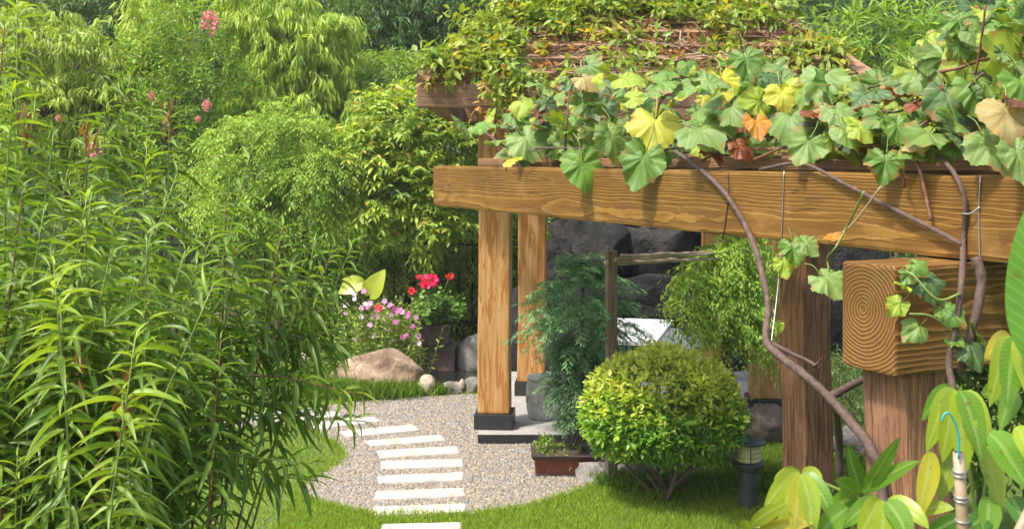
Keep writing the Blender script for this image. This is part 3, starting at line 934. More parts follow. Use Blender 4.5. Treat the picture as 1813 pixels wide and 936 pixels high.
# ------------------------------------------------------------------ rocks, rockery, slabs
rockery = thing('rockery', (1.6, 15.6, 0), 'dark layered rock wall in shade behind the pavilion', 'rockery')
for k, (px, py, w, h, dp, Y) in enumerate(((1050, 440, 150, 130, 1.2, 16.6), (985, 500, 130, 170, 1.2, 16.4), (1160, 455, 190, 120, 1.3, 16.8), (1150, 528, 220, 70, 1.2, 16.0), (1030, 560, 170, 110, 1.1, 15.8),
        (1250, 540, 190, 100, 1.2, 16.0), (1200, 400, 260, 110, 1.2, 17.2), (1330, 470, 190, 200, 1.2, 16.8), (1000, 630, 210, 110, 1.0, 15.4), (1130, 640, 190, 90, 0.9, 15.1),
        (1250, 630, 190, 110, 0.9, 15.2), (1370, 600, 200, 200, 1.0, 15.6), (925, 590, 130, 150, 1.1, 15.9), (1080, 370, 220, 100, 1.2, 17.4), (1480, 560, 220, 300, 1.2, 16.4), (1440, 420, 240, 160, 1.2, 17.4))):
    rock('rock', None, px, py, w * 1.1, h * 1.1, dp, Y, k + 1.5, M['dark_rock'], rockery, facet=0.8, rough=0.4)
def tilted_slab(name, label, pts, thick, mat):
    top = np.array(pts); c = top.mean(0)
    V, fc = slab_from(top[::-1], thick)
    n_ = nz(np.cross(top[1] - top[0], top[3] - top[0]))
    o = part(name, V, fc, mat, origin=c)
    props(o, label, 'stone slab')
tilted_slab('stone_slab', 'pale shiny stone slab tilted on the rocks behind the conifer', [P(1092, 604, 14.4), P(1162, 605, 14.4), P(1192, 566, 15.2), P(1092, 562, 15.2)], 0.05, M['marble'])
tilted_slab('stone_slab', 'grey slate slab lying right of the pale slab on the rocks', [P(1150, 614, 14.3), P(1285, 618, 14.3), P(1282, 585, 15.0), P(1185, 580, 15.0)], 0.06, M['slate'])

rock('boulder', 'large tan boulder lying in grass below the pink flowers', 670, 664, 182, 76, 0.7, 13.75, 5.3, M['boulder'], cat='boulder', rough=0.42, facet=0.75)
rock('round_stone', 'pale round stone right of the tan boulder', 757, 684, 34, 36, 0.22, 13.35, 4.1, M['pale_rock'], cat='stone', group='stones along the pond edge', rough=0.15)
rock('round_stone', 'long grey stone on the pond edge next to the pale stone', 800, 690, 46, 26, 0.26, 13.45, 5.2, M['grey_rock'], cat='stone', group='stones along the pond edge', rough=0.2)
rock('round_stone', 'dark grey round stone on the pond edge beside the golden post', 836, 687, 36, 34, 0.26, 13.5, 6.2, M['grey_rock'], cat='stone', group='stones along the pond edge', rough=0.2)
rock('round_stone', 'tiny pale stone between the two grey pond stones', 818, 681, 10, 18, 0.09, 13.4, 7.2, M['pale_rock'], cat='stone', group='stones along the pond edge', rough=0.15)
rock('round_stone', 'low pale stone on the lawn left of the tan boulder', 553, 632, 44, 18, 0.35, 15.6, 8.2, M['pale_rock'], cat='stone', rough=0.2)
rock('pond_rock', 'dark upright pond rock between the stone block and the golden post', 838, 640, 80, 90, 0.5, 15.0, 9.4, M['grey_rock'], rough=0.3, facet=0.7)
rock('pond_rock', 'dark rock in the gap between the two golden posts', 912, 640, 70, 90, 0.5, 15.6, 10.4, M['dark_rock'], rough=0.3, facet=0.7)
rock('boulder', 'brown boulder in shade behind the bollard lamp', 1352, 756, 84, 66, 0.5, 11.2, 11.3, M['brown_rock'], cat='boulder', rough=0.25)
rock('boulder', 'low grey boulder between the clipped shrub and the bollard lamp', 1300, 800, 80, 44, 0.35, 10.4, 12.3, M['grey_rock'], cat='boulder', rough=0.25)
rock('boulder', 'dark grey boulder between the two furrowed posts', 1507, 788, 60, 50, 0.4, 10.3, 13.3, M['grey_rock'], cat='boulder', rough=0.25)
rock('boulder', 'rough grey rock beside the red planter under the clipped shrub', 1052, 842, 66, 56, 0.28, 9.75, 14.7, M['grey_rock'], cat='rock', rough=0.45, facet=0.75)
rock('boulder', 'grey rock low behind the stems of the clipped shrub', 1120, 835, 90, 36, 0.3, 9.85, 15.9, M['grey_rock'], cat='rock', rough=0.4, facet=0.6)
rock('boulder', 'grey brown boulder half hidden behind the left leafy shrub', 395, 570, 60, 50, 0.5, 15.5, 16.9, M['brown_rock'], cat='boulder', rough=0.3)
blk = beam('stone_block', P(772, 630, 15.0), (0.50, 0.4, 0.42), 0.06, M['brown_rock'], None, 0.03, 4, 0.04)
props(blk, 'brown stone block on the pond edge carrying the dark flower pot', 'stone block')

# ------------------------------------------------------------------ stone stool
so = G(962, 726, 0.104)
so[1] = 11.35
so = np.array(((963 - CX) * 11.75 / F, 11.75, 0.104))
st = thing('stone_stool', so, 'squat grey carved stone stool on the pavilion platform', 'stool')
s_ = 11.75 / F
rr = 30 * s_
prof = [(0.0, 0.0), (rr * 0.86, 0.0), (rr * 0.93, 0.02), (rr * 1.02, 0.10), (rr * 1.06, 0.2), (rr * 1.03, 0.32), (rr * 0.97, 0.385), (rr * 0.95, 0.40)]
sbody = part('body', *lathe(prof, so, 36), M['stool'], st, smooth=True)
part('seat', *lathe([(rr * 0.93, 0.402), (rr * 1.0, 0.408), (rr * 1.0, 0.428), (rr * 0.96, 0.437), (0.0, 0.44)], so, 36), M['stool'], st, smooth=True)
for a in range(8):
    aa = a * math.pi / 4 - 1.2
    c = so + np.array((math.cos(aa) * rr * 1.04, math.sin(aa) * rr * 1.04, 0.21))
    me = rock_mesh('carving', (0.022, 0.022, 0.06), a + 0.3, 0.3, 2)
    put('carving', me, M['stool'], sbody, tuple(c - so))

# ------------------------------------------------------------------ bollard lamp
lb = G(1325, 899)
lamp = thing('bollard_lamp', lb, 'short dark grey bollard lamp with cream ribbed glass on the lawn', 'lamp')
u = lb[1] / F
part('column', *lathe([(0.0, -0.02), (19 * u, -0.02), (19 * u, 0.01), (17.5 * u, 0.03), (17 * u, 66 * u), (18 * u, 70 * u), (24 * u, 73 * u), (24 * u, 76 * u), (0, 76 * u)], lb, 32), M['lamp_body'], lamp, smooth=False)
part('collar', *lathe([(0, 76.2 * u), (27 * u, 76.2 * u), (28.5 * u, 78 * u), (28.5 * u, 81 * u), (22 * u, 84 * u), (0, 84 * u)], lb, 32), M['lamp_body'], lamp)
pr = [(0, 84.2 * u)]
for k in range(4):
    z0 = 84.2 + k * 7.6
    pr += [(20.5 * u, z0 * u), (22.6 * u, (z0 + 1.6) * u), (22.6 * u, (z0 + 5.2) * u), (20.5 * u, (z0 + 7.0) * u)]
pr += [(0, 114.6 * u)]
part('glass', *lathe(pr, lb, 36), M['lamp_glass'], lamp, smooth=True)
part('cap', *lathe([(0, 114.8 * u), (28 * u, 114.8 * u), (31.5 * u, 116 * u), (31.5 * u, 119 * u), (29 * u, 121.5 * u), (20 * u, 124 * u), (19 * u, 126 * u), (0, 127 * u)], lb, 36), M['lamp_body'], lamp)
for a in range(3):
    aa = a * 2.09 + 0.5
    c = lb + np.array((math.cos(aa) * 24.2 * u, math.sin(aa) * 24.2 * u, 0))
    part('strut', *tube([c + np.array((0, 0, 82 * u)), c + np.array((0, 0, 115.5 * u))], 0.004, seg=6), M['lamp_body'], lamp)

# ------------------------------------------------------------------ bamboo rail on a grey post
tb = G(1082, 862)
tr_ = thing('bamboo_rail', tb, 'grey wooden post carrying a bundle of thin bamboo rails beside the conifer', 'rail')
ht = H - (443 - HOR) * tb[1] / F
beam('post', (tb[0], tb[1], ht / 2), (0.086, 0.086, ht), 0.25, M['grey_wood'], tr_, 0.008, 8, 0.008)
b2 = P(1285, 452, 11.4)
beam('post', (b2[0], b2[1], b2[2] / 2), (0.08, 0.08, b2[2]), 0.1, M['grey_wood'], tr_, 0.008, 8, 0.008)
for (x0, y0, x1, y1, r_) in ((1072, 467, 1290, 458, 0.021), (1086, 459, 1292, 448, 0.014), (1100, 453, 1280, 446, 0.016), (1090, 463, 1250, 462, 0.011)):
    a_, b_ = P(x0, y0, tb[1] - 0.06), P(x1, y1, 11.33)
    pt = [a_ + (b_ - a_) * t + rng.normal(0, 0.006, 3) for t in np.linspace(0, 1, 9)]
    part('bamboo_pole', *tube(pt, r_, r_ * 0.85, 8, 0.06), M['bamboo'], tr_, smooth=True)

# ------------------------------------------------------------------ iron fence at the back
fo = P(690, 560, 17.6); fo[2] = 0
fence = thing('iron_fence', fo, 'black iron picket fence in front of the back hedge', 'fence')
pk = None
for k in range(26):
    x = P(330 + k * 23, 500, 17.6)[0]
    if pk is None:
        Vp, fp = merge([tube([(0, 0, 0), (0, 0, 1.62)], 0.014, seg=6), lathe([(0.0, 1.60), (0.028, 1.63), (0.0, 1.72)], (0, 0, 0), 6)])
        pk = np_mesh('picket', Vp, fp)
    put('picket', pk, M['iron'], fence, (x - fo[0], 0, 0))
for z in (0.25, 1.45):
    part('fence_rail', *tube([P(300, 500, 17.6) * np.array((1, 1, 0)) + np.array((0, 0.025, z)), P(930, 500, 17.6) * np.array((1, 1, 0)) + np.array((0, 0.025, z))], 0.018, seg=6), M['iron'], fence)

# ------------------------------------------------------------------ trees and shrubs behind
def gb(px, Y):
    return np.array(((px - CX) * Y / F, Y, 0.0))

tree('weeping_tree', 'dome shaped weeping tree with fine light green leaves, left of the broad leaved tree', gb(488, 15.8),
     [(430, 285, 85, 95, 15.8, 0.75), (500, 250, 95, 80, 15.9, 0.8), (585, 310, 62, 80, 15.8, 0.6), (540, 330, 80, 85, 15.6, 0.6), (400, 350, 60, 80, 15.6, 0.5), (470, 365, 60, 70, 15.5, 0.5)],
     2100, 14, 0.42, 0.08, 0.028, (0.15, 0.27, 0.035), (0.30, 0.41, 0.06), 0.06, ang=62, hang=0.35, droop=0.75, flat=True, outdir=0.8, updir=0.1, low=0.7, top=P(490, 330, 15.8))
tree('broad_leaved_tree', 'tree with arching sprays of broad yellow green leaves left of the pavilion eave', gb(757, 16.4),
     [(700, 215, 70, 65, 16.4, 0.8), (790, 250, 70, 80, 16.6, 0.8), (650, 280, 55, 60, 16.2, 0.7), (735, 320, 85, 60, 16.3, 0.8), (690, 350, 70, 50, 16.2, 0.7), (800, 340, 60, 60, 16.5, 0.7), (770, 400, 60, 45, 16.2, 0.6), (800, 180, 60, 50, 16.8, 0.7)],
     1250, 11, 0.55, 0.14, 0.058, (0.13, 0.24, 0.03), (0.32, 0.40, 0.05), 0.055, ang=58, hang=0.25, droop=0.35, flat=True, outdir=0.9, updir=0.35, tm=L2, extra=(0.45, 0.30, 0.06), pe=0.04, bark='bark_dark', low=0.35, top=P(757, 330, 16.4))
tree('crape_myrtle', 'slender crape myrtle with a few pink flower heads, behind the left leafy shrub', gb(310, 17.2),
     [(330, 60, 70, 90, 17.2, 0.7), (270, 130, 60, 90, 17.3, 0.7), (370, 150, 60, 80, 17.1, 0.6), (310, 230, 80, 90, 17.2, 0.8), (240, 270, 70, 80, 17.4, 0.7), (340, 330, 70, 80, 17.1, 0.7), (180, 330, 90, 80, 17.3, 0.7)],
     1300, 10, 0.5, 0.10, 0.045, (0.09, 0.19, 0.025), (0.22, 0.33, 0.045), 0.05, ang=55, hang=0.15, droop=0.1, outdir=0.6, updir=0.7, extra=(0.30, 0.38, 0.05), pe=0.08, r=(0.45, 1.15), low=0.6)
myrtle = bpy.data.objects['crape_myrtle']
for px, py, sz in ((372, 41, 34), (366, 187, 17), (350, 211, 11), (168, 267, 22), (103, 210, 10), (268, 170, 12)):
    c = P(px, py, 16.5); r_ = sz * 16.5 / F * 0.55
    n_ = 170
    u_ = nz(rng.normal(size=(n_, 3)))
    V, q, C = scatter(OVAL, c + u_ * r_ * rng.uniform(0.3, 1, (n_, 1)) * np.array((0.8, 0.8, 1.1)), u_ + rng.normal(0, 0.4, (n_, 3)), rng.normal(size=(n_, 3)), r_ * 0.34, r_ * 0.26, tints(n_, (0.55, 0.16, 0.22), (0.72, 0.36, 0.36)))
    part('flower_head', V, q, M['petal'], myrtle, col=C)
tree('drooping_leaf_tree', 'tall tree of bright yellow green drooping leaf tassels at the top, left of centre', gb(540, 19.0),
     [(500, 60, 70, 100, 19, 1.0), (560, 110, 60, 90, 19, 0.9), (470, 160, 70, 80, 18.8, 0.9), (540, 210, 70, 70, 18.7, 0.9), (440, 30, 50, 70, 19.2, 0.9), (590, 200, 45, 60, 19, 0.8), (600, 60, 30, 50, 19.2, 0.7), (640, 200, 40, 50, 18.9, 0.7)],
     1200, 11, 0.5, 0.22, 0.05, (0.20, 0.31, 0.035), (0.33, 0.42, 0.06), 0.1, ang=50, hang=1.5, droop=0.5, outdir=0.8, updir=0.2, low=0.6, tm=L2)
tree('drooping_leaf_tree', 'yellow green tree with drooping leaves in the upper left corner', gb(120, 17.8),
     [(60, 80, 80, 80, 17.8, 1.0), (150, 100, 90, 70, 17.8, 1.0), (90, 180, 90, 80, 17.6, 1.0), (200, 170, 70, 70, 17.7, 0.9), (30, 230, 80, 90, 17.6, 0.9), (-60, 120, 100, 130, 17.8, 1.0), (170, 240, 80, 60, 17.5, 0.9)],
     1300, 11, 0.5, 0.19, 0.045, (0.16, 0.26, 0.03), (0.32, 0.39, 0.07), 0.11, ang=50, hang=1.1, droop=0.5, outdir=0.9, updir=0.2, low=0.6, tm=L2)
tree('drooping_leaf_tree', 'narrow column of pale yellow green drooping leaves left of the pink flower head', gb(285, 18.6),
     [(278, 20, 36, 60, 18.6, 0.6), (290, 75, 32, 40, 18.6, 0.6), (250, 130, 40, 50, 18.8, 0.6)],
     420, 11, 0.5, 0.22, 0.05, (0.25, 0.35, 0.045), (0.38, 0.46, 0.08), 0.07, ang=45, hang=1.6, droop=0.5, outdir=0.8, updir=0.2, low=0.6, tm=L2)
tree('round_tree', 'mid green round topped tree left of the pavilion roof creeper', gb(700, 20.5),
     [(690, 150, 60, 60, 20.5, 1.0), (740, 190, 60, 60, 20.5, 1.0), (650, 210, 55, 60, 20.3, 0.9), (620, 150, 40, 45, 20.8, 0.8)],
     900, 11, 0.5, 0.15, 0.05, (0.12, 0.22, 0.03), (0.22, 0.32, 0.06), 0.1, ang=55, hang=0.6, droop=0.3)
tree('dark_tree', 'dark green fine leaved tree at the top left of the pavilion roof', gb(720, 23.0),
     [(660, 40, 70, 90, 23, 1.3), (740, 50, 80, 90, 23, 1.3), (810, 30, 80, 90, 23.4, 1.3), (700, 140, 90, 60, 22.6, 1.2), (640, 110, 50, 70, 22.8, 1.1), (760, -40, 120, 80, 23.4, 1.4)],
     1900, 11, 0.6, 0.20, 0.045, (0.03, 0.08, 0.016), (0.085, 0.165, 0.03), 0.16, ang=55, hang=0.6, droop=0.3, bark='bark_dark')
tree('dark_tree', 'dark green tree at the top between the pink flower head and the corner tree', gb(400, 22.5),
     [(420, 0, 100, 80, 22.5, 1.3), (330, -20, 90, 80, 22.8, 1.3), (210, 0, 110, 80, 23, 1.3), (410, 110, 80, 80, 22, 1.2), (230, 90, 90, 90, 22.4, 1.2), (60, 0, 130, 90, 23, 1.3), (330, 200, 130, 110, 21.5, 1.2), (100, 240, 180, 130, 21.5, 1.2)],
     2400, 11, 0.6, 0.19, 0.055, (0.03, 0.08, 0.015), (0.10, 0.18, 0.028), 0.16, ang=55, hang=0.5, droop=0.3, bark='bark_dark')
tree('dark_tree', 'blue green dark tree in the upper right behind the bamboo leaves', gb(1560, 21.0),
     [(1450, 30, 110, 90, 21, 1.3), (1560, 40, 110, 100, 21.2, 1.3), (1680, 30, 120, 100, 21, 1.3), (1800, 60, 120, 120, 21.2, 1.3), (1400, 120, 100, 90, 20.6, 1.2), (1560, 150, 140, 90, 20.6, 1.2), (1720, 170, 140, 100, 20.6, 1.2), (1350, 10, 90, 80, 21.5, 1.2), (1880, 160, 120, 160, 20.8, 1.2)],
     2600, 11, 0.6, 0.17, 0.035, (0.02, 0.06, 0.018), (0.06, 0.13, 0.036), 0.17, ang=50, hang=0.7, droop=0.3, bark='bark_dark')
tree('dark_tree', 'dark tree mass seen under the pavilion roof behind the rock wall', gb(1180, 19.8),
     [(1000, 330, 140, 110, 19.8, 1.2), (1180, 320, 150, 110, 20, 1.2), (1350, 330, 140, 110, 20, 1.2), (1520, 360, 150, 140, 20, 1.2), (1690, 380, 150, 160, 20, 1.2), (1080, 200, 160, 120, 20.3, 1.2), (1280, 210, 160, 120, 20.3, 1.2), (1860, 420, 150, 200, 20, 1.2)],
     1900, 9, 0.6, 0.19, 0.06, (0.035, 0.085, 0.018), (0.085, 0.16, 0.03), 0.16, bark='bark_dark')
tree('bamboo_shrub', 'bright green bamboo shrub with narrow leaves showing above the grape vine', gb(1570, 14.0),
     [(1530, 60, 70, 50, 14, 0.6), (1600, 80, 70, 60, 14, 0.6), (1490, 40, 40, 30, 14, 0.4), (1650, 110, 60, 50, 14, 0.5), (1570, 130, 90, 50, 13.9, 0.6), (1660, 50, 40, 40, 14.1, 0.4)],
     120, 12, 0.65, 0.24, 0.045, (0.11, 0.23, 0.03), (0.22, 0.34, 0.05), 0.04, ang=50, hang=0.1, droop=0.25, outdir=0.7, updir=0.5, tm=L2, cat='bamboo', r=(0.3, 1.1))
tree('understorey_tree', 'low dark leafy tree behind the fence under the broad leaved tree', gb(700, 18.0),
     [(640, 430, 90, 60, 18, 0.8), (740, 440, 90, 60, 18, 0.8), (830, 450, 80, 80, 18.2, 0.8), (560, 450, 90, 80, 18.2, 0.8), (860, 380, 70, 80, 18.4, 0.8), (920, 440, 80, 100, 18.4, 0.8)],
     1500, 9, 0.45, 0.15, 0.055, (0.08, 0.17, 0.025), (0.23, 0.34, 0.05), 0.07, bark='bark_dark', hang=0.35)
hd = thing('hedge', gb(600, 17.8), 'low leafy hedge behind the black iron fence', 'hedge')
hl = px_lobes([(px, 540 + 12 * math.sin(px), 55, 70, 17.8, 0.5) for px in range(120, 960, 60)])
p, u_ = crown_points(hl, 2600, (0.6, 1.1), 0.6)
pos, d, up, l, w, s = sprays(p, u_ + np.array((0, 0, 0.4)), 9, 0.3, 60, 0.25, 0.2, 0.11, 0.045)
tt = np.repeat(tints(len(p), (0.11, 0.22, 0.03), (0.30, 0.40, 0.06)), 9, axis=0)
part('foliage', *scatter(L1, pos, d, up, l, w, tt)[:2], M['leaf'], hd, col=scatter_cols(L1, tt))
for q in hl:
    part('stem', *tube(smooth_path([np.array((q[0], q[1], 0)), np.array(q[:3]) + rng.normal(0, 0.1, 3)], 3), 0.03, 0.01, 5), M['bark_dark'], hd)

fw = []
lob = []
for k in range(42):
    px = rng.uniform(-300, 2100)
    lob.append((px, rng.uniform(-120, 420), 150, 110, rng.uniform(26, 30), 1.6))
p, u_ = crown_points(px_lobes(lob), 6500, (0.6, 1.05), 0.4)
pos, d, up, l, w, s = sprays(p, u_ + np.array((0, 0, 0.2)), 9, 0.8, 60, 0.5, 0.3, 0.30, 0.12)
tt = np.repeat(tints(len(p), (0.03, 0.075, 0.015), (0.09, 0.165, 0.03)), 9, axis=0)
props(part('far_wood', *scatter(L1, pos, d, up, l, w, tt)[:2], M['leaf'], col=scatter_cols(L1, tt)), 'dark wooded slope filling the far background', 'wood', kind='stuff')

tree('weeping_shrub', 'weeping light green shrub hanging below the long beam', gb(1292, 11.3),
     [(1265, 480, 65, 50, 11.2, 0.4), (1320, 490, 50, 60, 11.4, 0.4), (1230, 520, 45, 55, 11.0, 0.35), (1290, 555, 60, 65, 11.1, 0.4), (1340, 600, 26, 60, 11.2, 0.2), (1310, 440, 60, 40, 11.3, 0.4)],
     1150, 14, 0.34, 0.062, 0.024, (0.14, 0.26, 0.035), (0.30, 0.42, 0.06), 0.035, ang=60, hang=0.35, droop=0.8, flat=True, outdir=0.7, updir=0.1, low=0.8, cat='shrub', clump=0.3, top=P(1290, 480, 11.3))
tree('dark_shrub', 'dull green fine leaved shrub in the gap between the two furrowed posts', gb(1510, 11.5),
     [(1500, 660, 60, 50, 11.5, 0.4), (1520, 720, 60, 40, 11.4, 0.4), (1470, 710, 40, 50, 11.6, 0.3)],
     420, 9, 0.25, 0.06, 0.016, (0.06, 0.12, 0.03), (0.14, 0.21, 0.05), 0.02, cat='shrub')
tree('dark_shrub', 'dark leafy shrub under the ringed cross beam at the right edge', gb(1740, 8.0),
     [(1730, 640, 90, 80, 8.0, 0.4), (1800, 720, 90, 120, 8.0, 0.4), (1700, 780, 70, 90, 7.9, 0.35), (1800, 560, 70, 80, 8.2, 0.4)],
     500, 10, 0.3, 0.12, 0.045, (0.05, 0.12, 0.02), (0.14, 0.24, 0.035), 0.03, cat='shrub')
tree('red_flowered_shrub', 'small shrub with red new leaves low between the furrowed posts', gb(1500, 9.6),
     [(1498, 810, 28, 26, 9.6, 0.2), (1480, 835, 30, 26, 9.5, 0.2), (1520, 840, 30, 26, 9.5, 0.2)],
     110, 9, 0.12, 0.04, 0.018, (0.08, 0.16, 0.02), (0.20, 0.28, 0.04), 0.01, cat='shrub', extra=(0.38, 0.07, 0.04), pe=0.2, clump=0.0)

# clipped round shrub
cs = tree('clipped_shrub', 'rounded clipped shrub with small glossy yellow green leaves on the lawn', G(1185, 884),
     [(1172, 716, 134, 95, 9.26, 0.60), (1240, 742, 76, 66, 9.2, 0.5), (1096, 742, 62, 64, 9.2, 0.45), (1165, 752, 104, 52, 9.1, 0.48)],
     2300, 7, 0.10, 0.072, 0.037, (0.08, 0.21, 0.022), (0.21, 0.36, 0.04), 0.028, ang=58, hang=0.0, droop=0.0, outdir=0.9, updir=0.45, tm=OVAL, extra=(0.46, 0.54, 0.10), pe=0.8, toplit_young=True, clump=0.0, low=0.55, cat='shrub', mat='leaf_bush', r=(0.82, 1.0), bumpy=0.03, top=P(1185, 800, 9.26))
bs = G(1185, 884)
for k in range(9):
    e = P(1185 + (k - 4) * 27, 780 - 10 * (k % 3), 9.26 + rng.normal(0, 0.2))
    s_ = bs + np.array((rng.normal(0, 0.03), rng.normal(0, 0.03), 0))
    part('stem', *tube(smooth_path([s_, s_ * 0.6 + e * 0.4 + np.array((rng.normal(0, 0.03), 0, -0.03)), e], 5), 0.021, 0.010, 6, 0.08), M['bark'], cs, smooth=True)

# ------------------------------------------------------------------ conifer in the red planter
pb = G(1003, 846)
cf = thing('planter', pb, 'shallow red rectangular planter with a dark rim and carved signs, holding the conifer', 'planter')
pw = 118 * pb[1] / F
def frustum(cx, cy, z0, z1, w0, d0, w1, d1):
    V = [(cx + sx * w0 / 2, cy + sy * d0 / 2, z0) for sx, sy in ((-1, -1), (1, -1), (1, 1), (-1, 1))] + [(cx + sx * w1 / 2, cy + sy * d1 / 2, z1) for sx, sy in ((-1, -1), (1, -1), (1, 1), (-1, 1))]
    return np.array(V), [np.array([(3, 2, 1, 0), (4, 5, 6, 7), (0, 1, 5, 4), (1, 2, 6, 5), (2, 3, 7, 6), (3, 0, 4, 7)])]
pcx, pcy = pb[0], pb[1] + 0.18
pbody = part('body', *frustum(pcx, pcy, 0.035, 0.165, pw * 0.90, 0.32, pw * 0.97, 0.37), M['red_pot'], cf)
part('rim', *frustum(pcx, pcy, 0.166, 0.198, pw * 1.01, 0.41, pw * 1.06, 0.44), M['dark_pot'], cf)
part('base', *frustum(pcx, pcy, 0.012, 0.034, pw * 0.93, 0.34, pw * 0.93, 0.34), M['dark_pot'], cf)
part('soil', *lathe([(0.19, 0.199), (0.17, 0.22), (0.08, 0.235), (0.0, 0.24)], (pcx, pcy, 0), 16), M['soil'], cf)
for k, dx in enumerate((-0.13, 0.0, 0.13)):      # engraved signs on the front face
    y = pcy - 0.178
    for a in range(3):
        p0 = np.array((pcx + dx + rng.uniform(-.02, .02), y + 0.004, 0.09 + rng.uniform(-.025, .03)))
        p1 = p0 + np.array((rng.uniform(-.025, .025), -0.004, rng.uniform(-.025, .025)))
        part('carved_sign', *tube([p0, p1], 0.0028, seg=4), M['brown_rock'], pbody)

con = thing('conifer', np.array((pcx + 0.06, pcy, 0.22)), 'feathery blue green conifer with drooping fronds growing in the red planter', 'conifer')
cx0 = (1030 - CX) * 10.05 / F
def zc(py): return H - (py - HOR) * 10.05 / F
tp = smooth_path([(pcx + 0.06, pcy, 0.2), (cx0 + 0.02, pcy, 0.8), (cx0, pcy, 1.4), (cx0 + 0.03, pcy, zc(468))], 6)
part('trunk', *tube(tp, 0.028, 0.01, 8, 0.08), M['bark'], con, smooth=True)
for k in range(4):
    part('root_stem', *tube(smooth_path([(pcx + 0.02 + 0.03 * k, pcy - 0.03, 0.2), (cx0 - 0.05 + 0.03 * k, pcy - 0.02, 0.4), (cx0, pcy, 0.7)], 4), 0.012, 0.007, 6), M['bark'], con, smooth=True)
fr = []
fpos, fdir, flen, fupper = [], [], [], []
for py, half, cnt, ln_, dr in ((466, 26, 8, .22, .15), (486, 52, 10, .30, .2), (508, 86, 14, .38, .35), (530, 104, 18, .42, .45), (556, 104, 18, .40, .55), (580, 84, 16, .34, .8), (606, 56, 22, .26, 1.2), (636, 44, 22, .22, 1.4), (668, 36, 18, .20, 1.4), (700, 30, 14, .18, 1.4), (726, 22, 6, .16, 1.5)):
    for k in range(int(cnt * 1.5)):
        a = rng.uniform(0, 6.283)
        o_ = np.array((math.cos(a), math.sin(a), 0))
        rad0 = max(0.02, half * 10.05 / F - ln_ * (0.75 if dr < 0.7 else 0.35)) * rng.uniform(0.2, 1)
        xs = 0.0 if py < 640 else -0.05
        fpos.append(np.array((cx0 + xs, pcy, zc(py) + rng.normal(0, 0.06))) + o_ * rad0)
        fdir.append(o_ + np.array((0, 0, 0.55 - 0.75 * dr + rng.normal(0, 0.15))))
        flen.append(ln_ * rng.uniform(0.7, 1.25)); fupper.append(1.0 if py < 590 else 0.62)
fpos, fdir, flen = np.array(fpos), nz(np.array(fdir)), np.array(flen)
pos, d, up, l, w, s = sprays(fpos, fdir, 12, flen, 55, 0.1, 0.35, 0.10, 0.1, flat=True, s0=0.12)
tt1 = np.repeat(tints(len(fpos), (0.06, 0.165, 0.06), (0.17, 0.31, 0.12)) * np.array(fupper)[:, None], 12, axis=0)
pos2, d2, up2, l2, w2, s2 = sprays(pos, d, 12, 0.095 * (1.2 - 0.6 * s), 55, 0.05, 0.12, 0.040, 0.013, flat=True, s0=0.05, upmix=0.2)
tt = np.repeat(tt1, 12, axis=0) * rng.uniform(0.85, 1.2, (len(pos2), 1))
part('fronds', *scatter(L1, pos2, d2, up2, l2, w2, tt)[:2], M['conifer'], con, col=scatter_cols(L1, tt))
gp = tree('ground_cover', 'low leafy green plants growing at the foot of the conifer in the planter', np.array((pcx, pcy, 0.22)),
     [(975, 795, 28, 16, 10.05, 0.12), (1010, 800, 30, 12, 10.0, 0.12), (965, 780, 14, 12, 10.0, 0.06)], 120, 7, 0.08, 0.035, 0.02, (0.09, 0.18, 0.02), (0.2, 0.3, 0.04), 0.006, cat='plant', updir=0.8, clump=0.0)

# ------------------------------------------------------------------ flower bed
vb = np.array((P(672, 600, 14.7)[0], 14.7, 0))
vin = thing('periwinkle_bed', vb, 'clump of leafy stems with pink and lilac periwinkle flowers behind the tan boulder', 'flowers')
n_ = 150
tp = np.column_stack((vb[0] + rng.normal(0, 0.26, n_), vb[1] + rng.normal(0, 0.18, n_), np.zeros(n_)))
tdv = np.column_stack((rng.normal(0, 0.22, (n_, 2)), np.ones(n_)))
tl = rng.uniform(0.6, 1.0, n_)
pos, d, up, l, w, s = sprays(tp, tdv, 18, tl, 60, 0.1, 0.03, 0.085, 0.034, s0=0.15)
tt = np.repeat(tints(n_, (0.13, 0.23, 0.035), (0.28, 0.37, 0.08)), 18, axis=0)
part('foliage', *scatter(L1, pos, d, up, l, w, tt)[:2], M['leaf'], vin, col=scatter_cols(L1, tt))
part('stems', *merge([tube([a, a + nz(b_) * c_], 0.005, 0.003, 4) for a, b_, c_ in zip(tp, tdv, tl)]), M['stem_green'], vin)
def flower(c, r, col, parent, name='flower', petals=5, face=None):
    nrm = nz(np.array((rng.normal(0, 0.4), -1.0, rng.uniform(0.2, 0.9))) if face is None else face)
    e1 = nz(np.cross(nrm, (0, 0, 1.0))); e2 = np.cross(nrm, e1)
    a = np.arange(petals) * 2 * math.pi / petals + rng.uniform(0, 1)
    d = np.cos(a)[:, None] * e1 + np.sin(a)[:, None] * e2 + nrm * 0.15
    V, q, C = scatter(OVAL, np.repeat(c[None], petals, 0), d, np.repeat(nrm[None], petals, 0), r, r * 0.85, np.repeat(np.array(col)[None], petals, 0) * rng.uniform(0.9, 1.1, (petals, 1)))
    part(name, V, q, M['petal'], parent, col=C)
PK, LI, WH = (0.62, 0.13, 0.42), (0.66, 0.36, 0.60), (0.72, 0.55, 0.66)
for px, py, col in ((690, 540, PK), (697, 545, PK), (706, 550, PK), (712, 552, LI), (722, 559, PK), (731, 577, PK), (713, 597, PK), (719, 594, PK), (628, 520, LI), (647, 538, WH), (656, 537, LI), (644, 515, LI), (681, 533, LI), (736, 562, LI), (742, 607, WH), (640, 545, LI), (668, 560, LI), (612, 540, LI), (655, 575, LI), (700, 570, PK), (741, 595, LI), (640, 560, WH), (676, 545, WH), (568, 548, PK)):
    flower(P(px, py, 14.45), 0.042, col, vin)
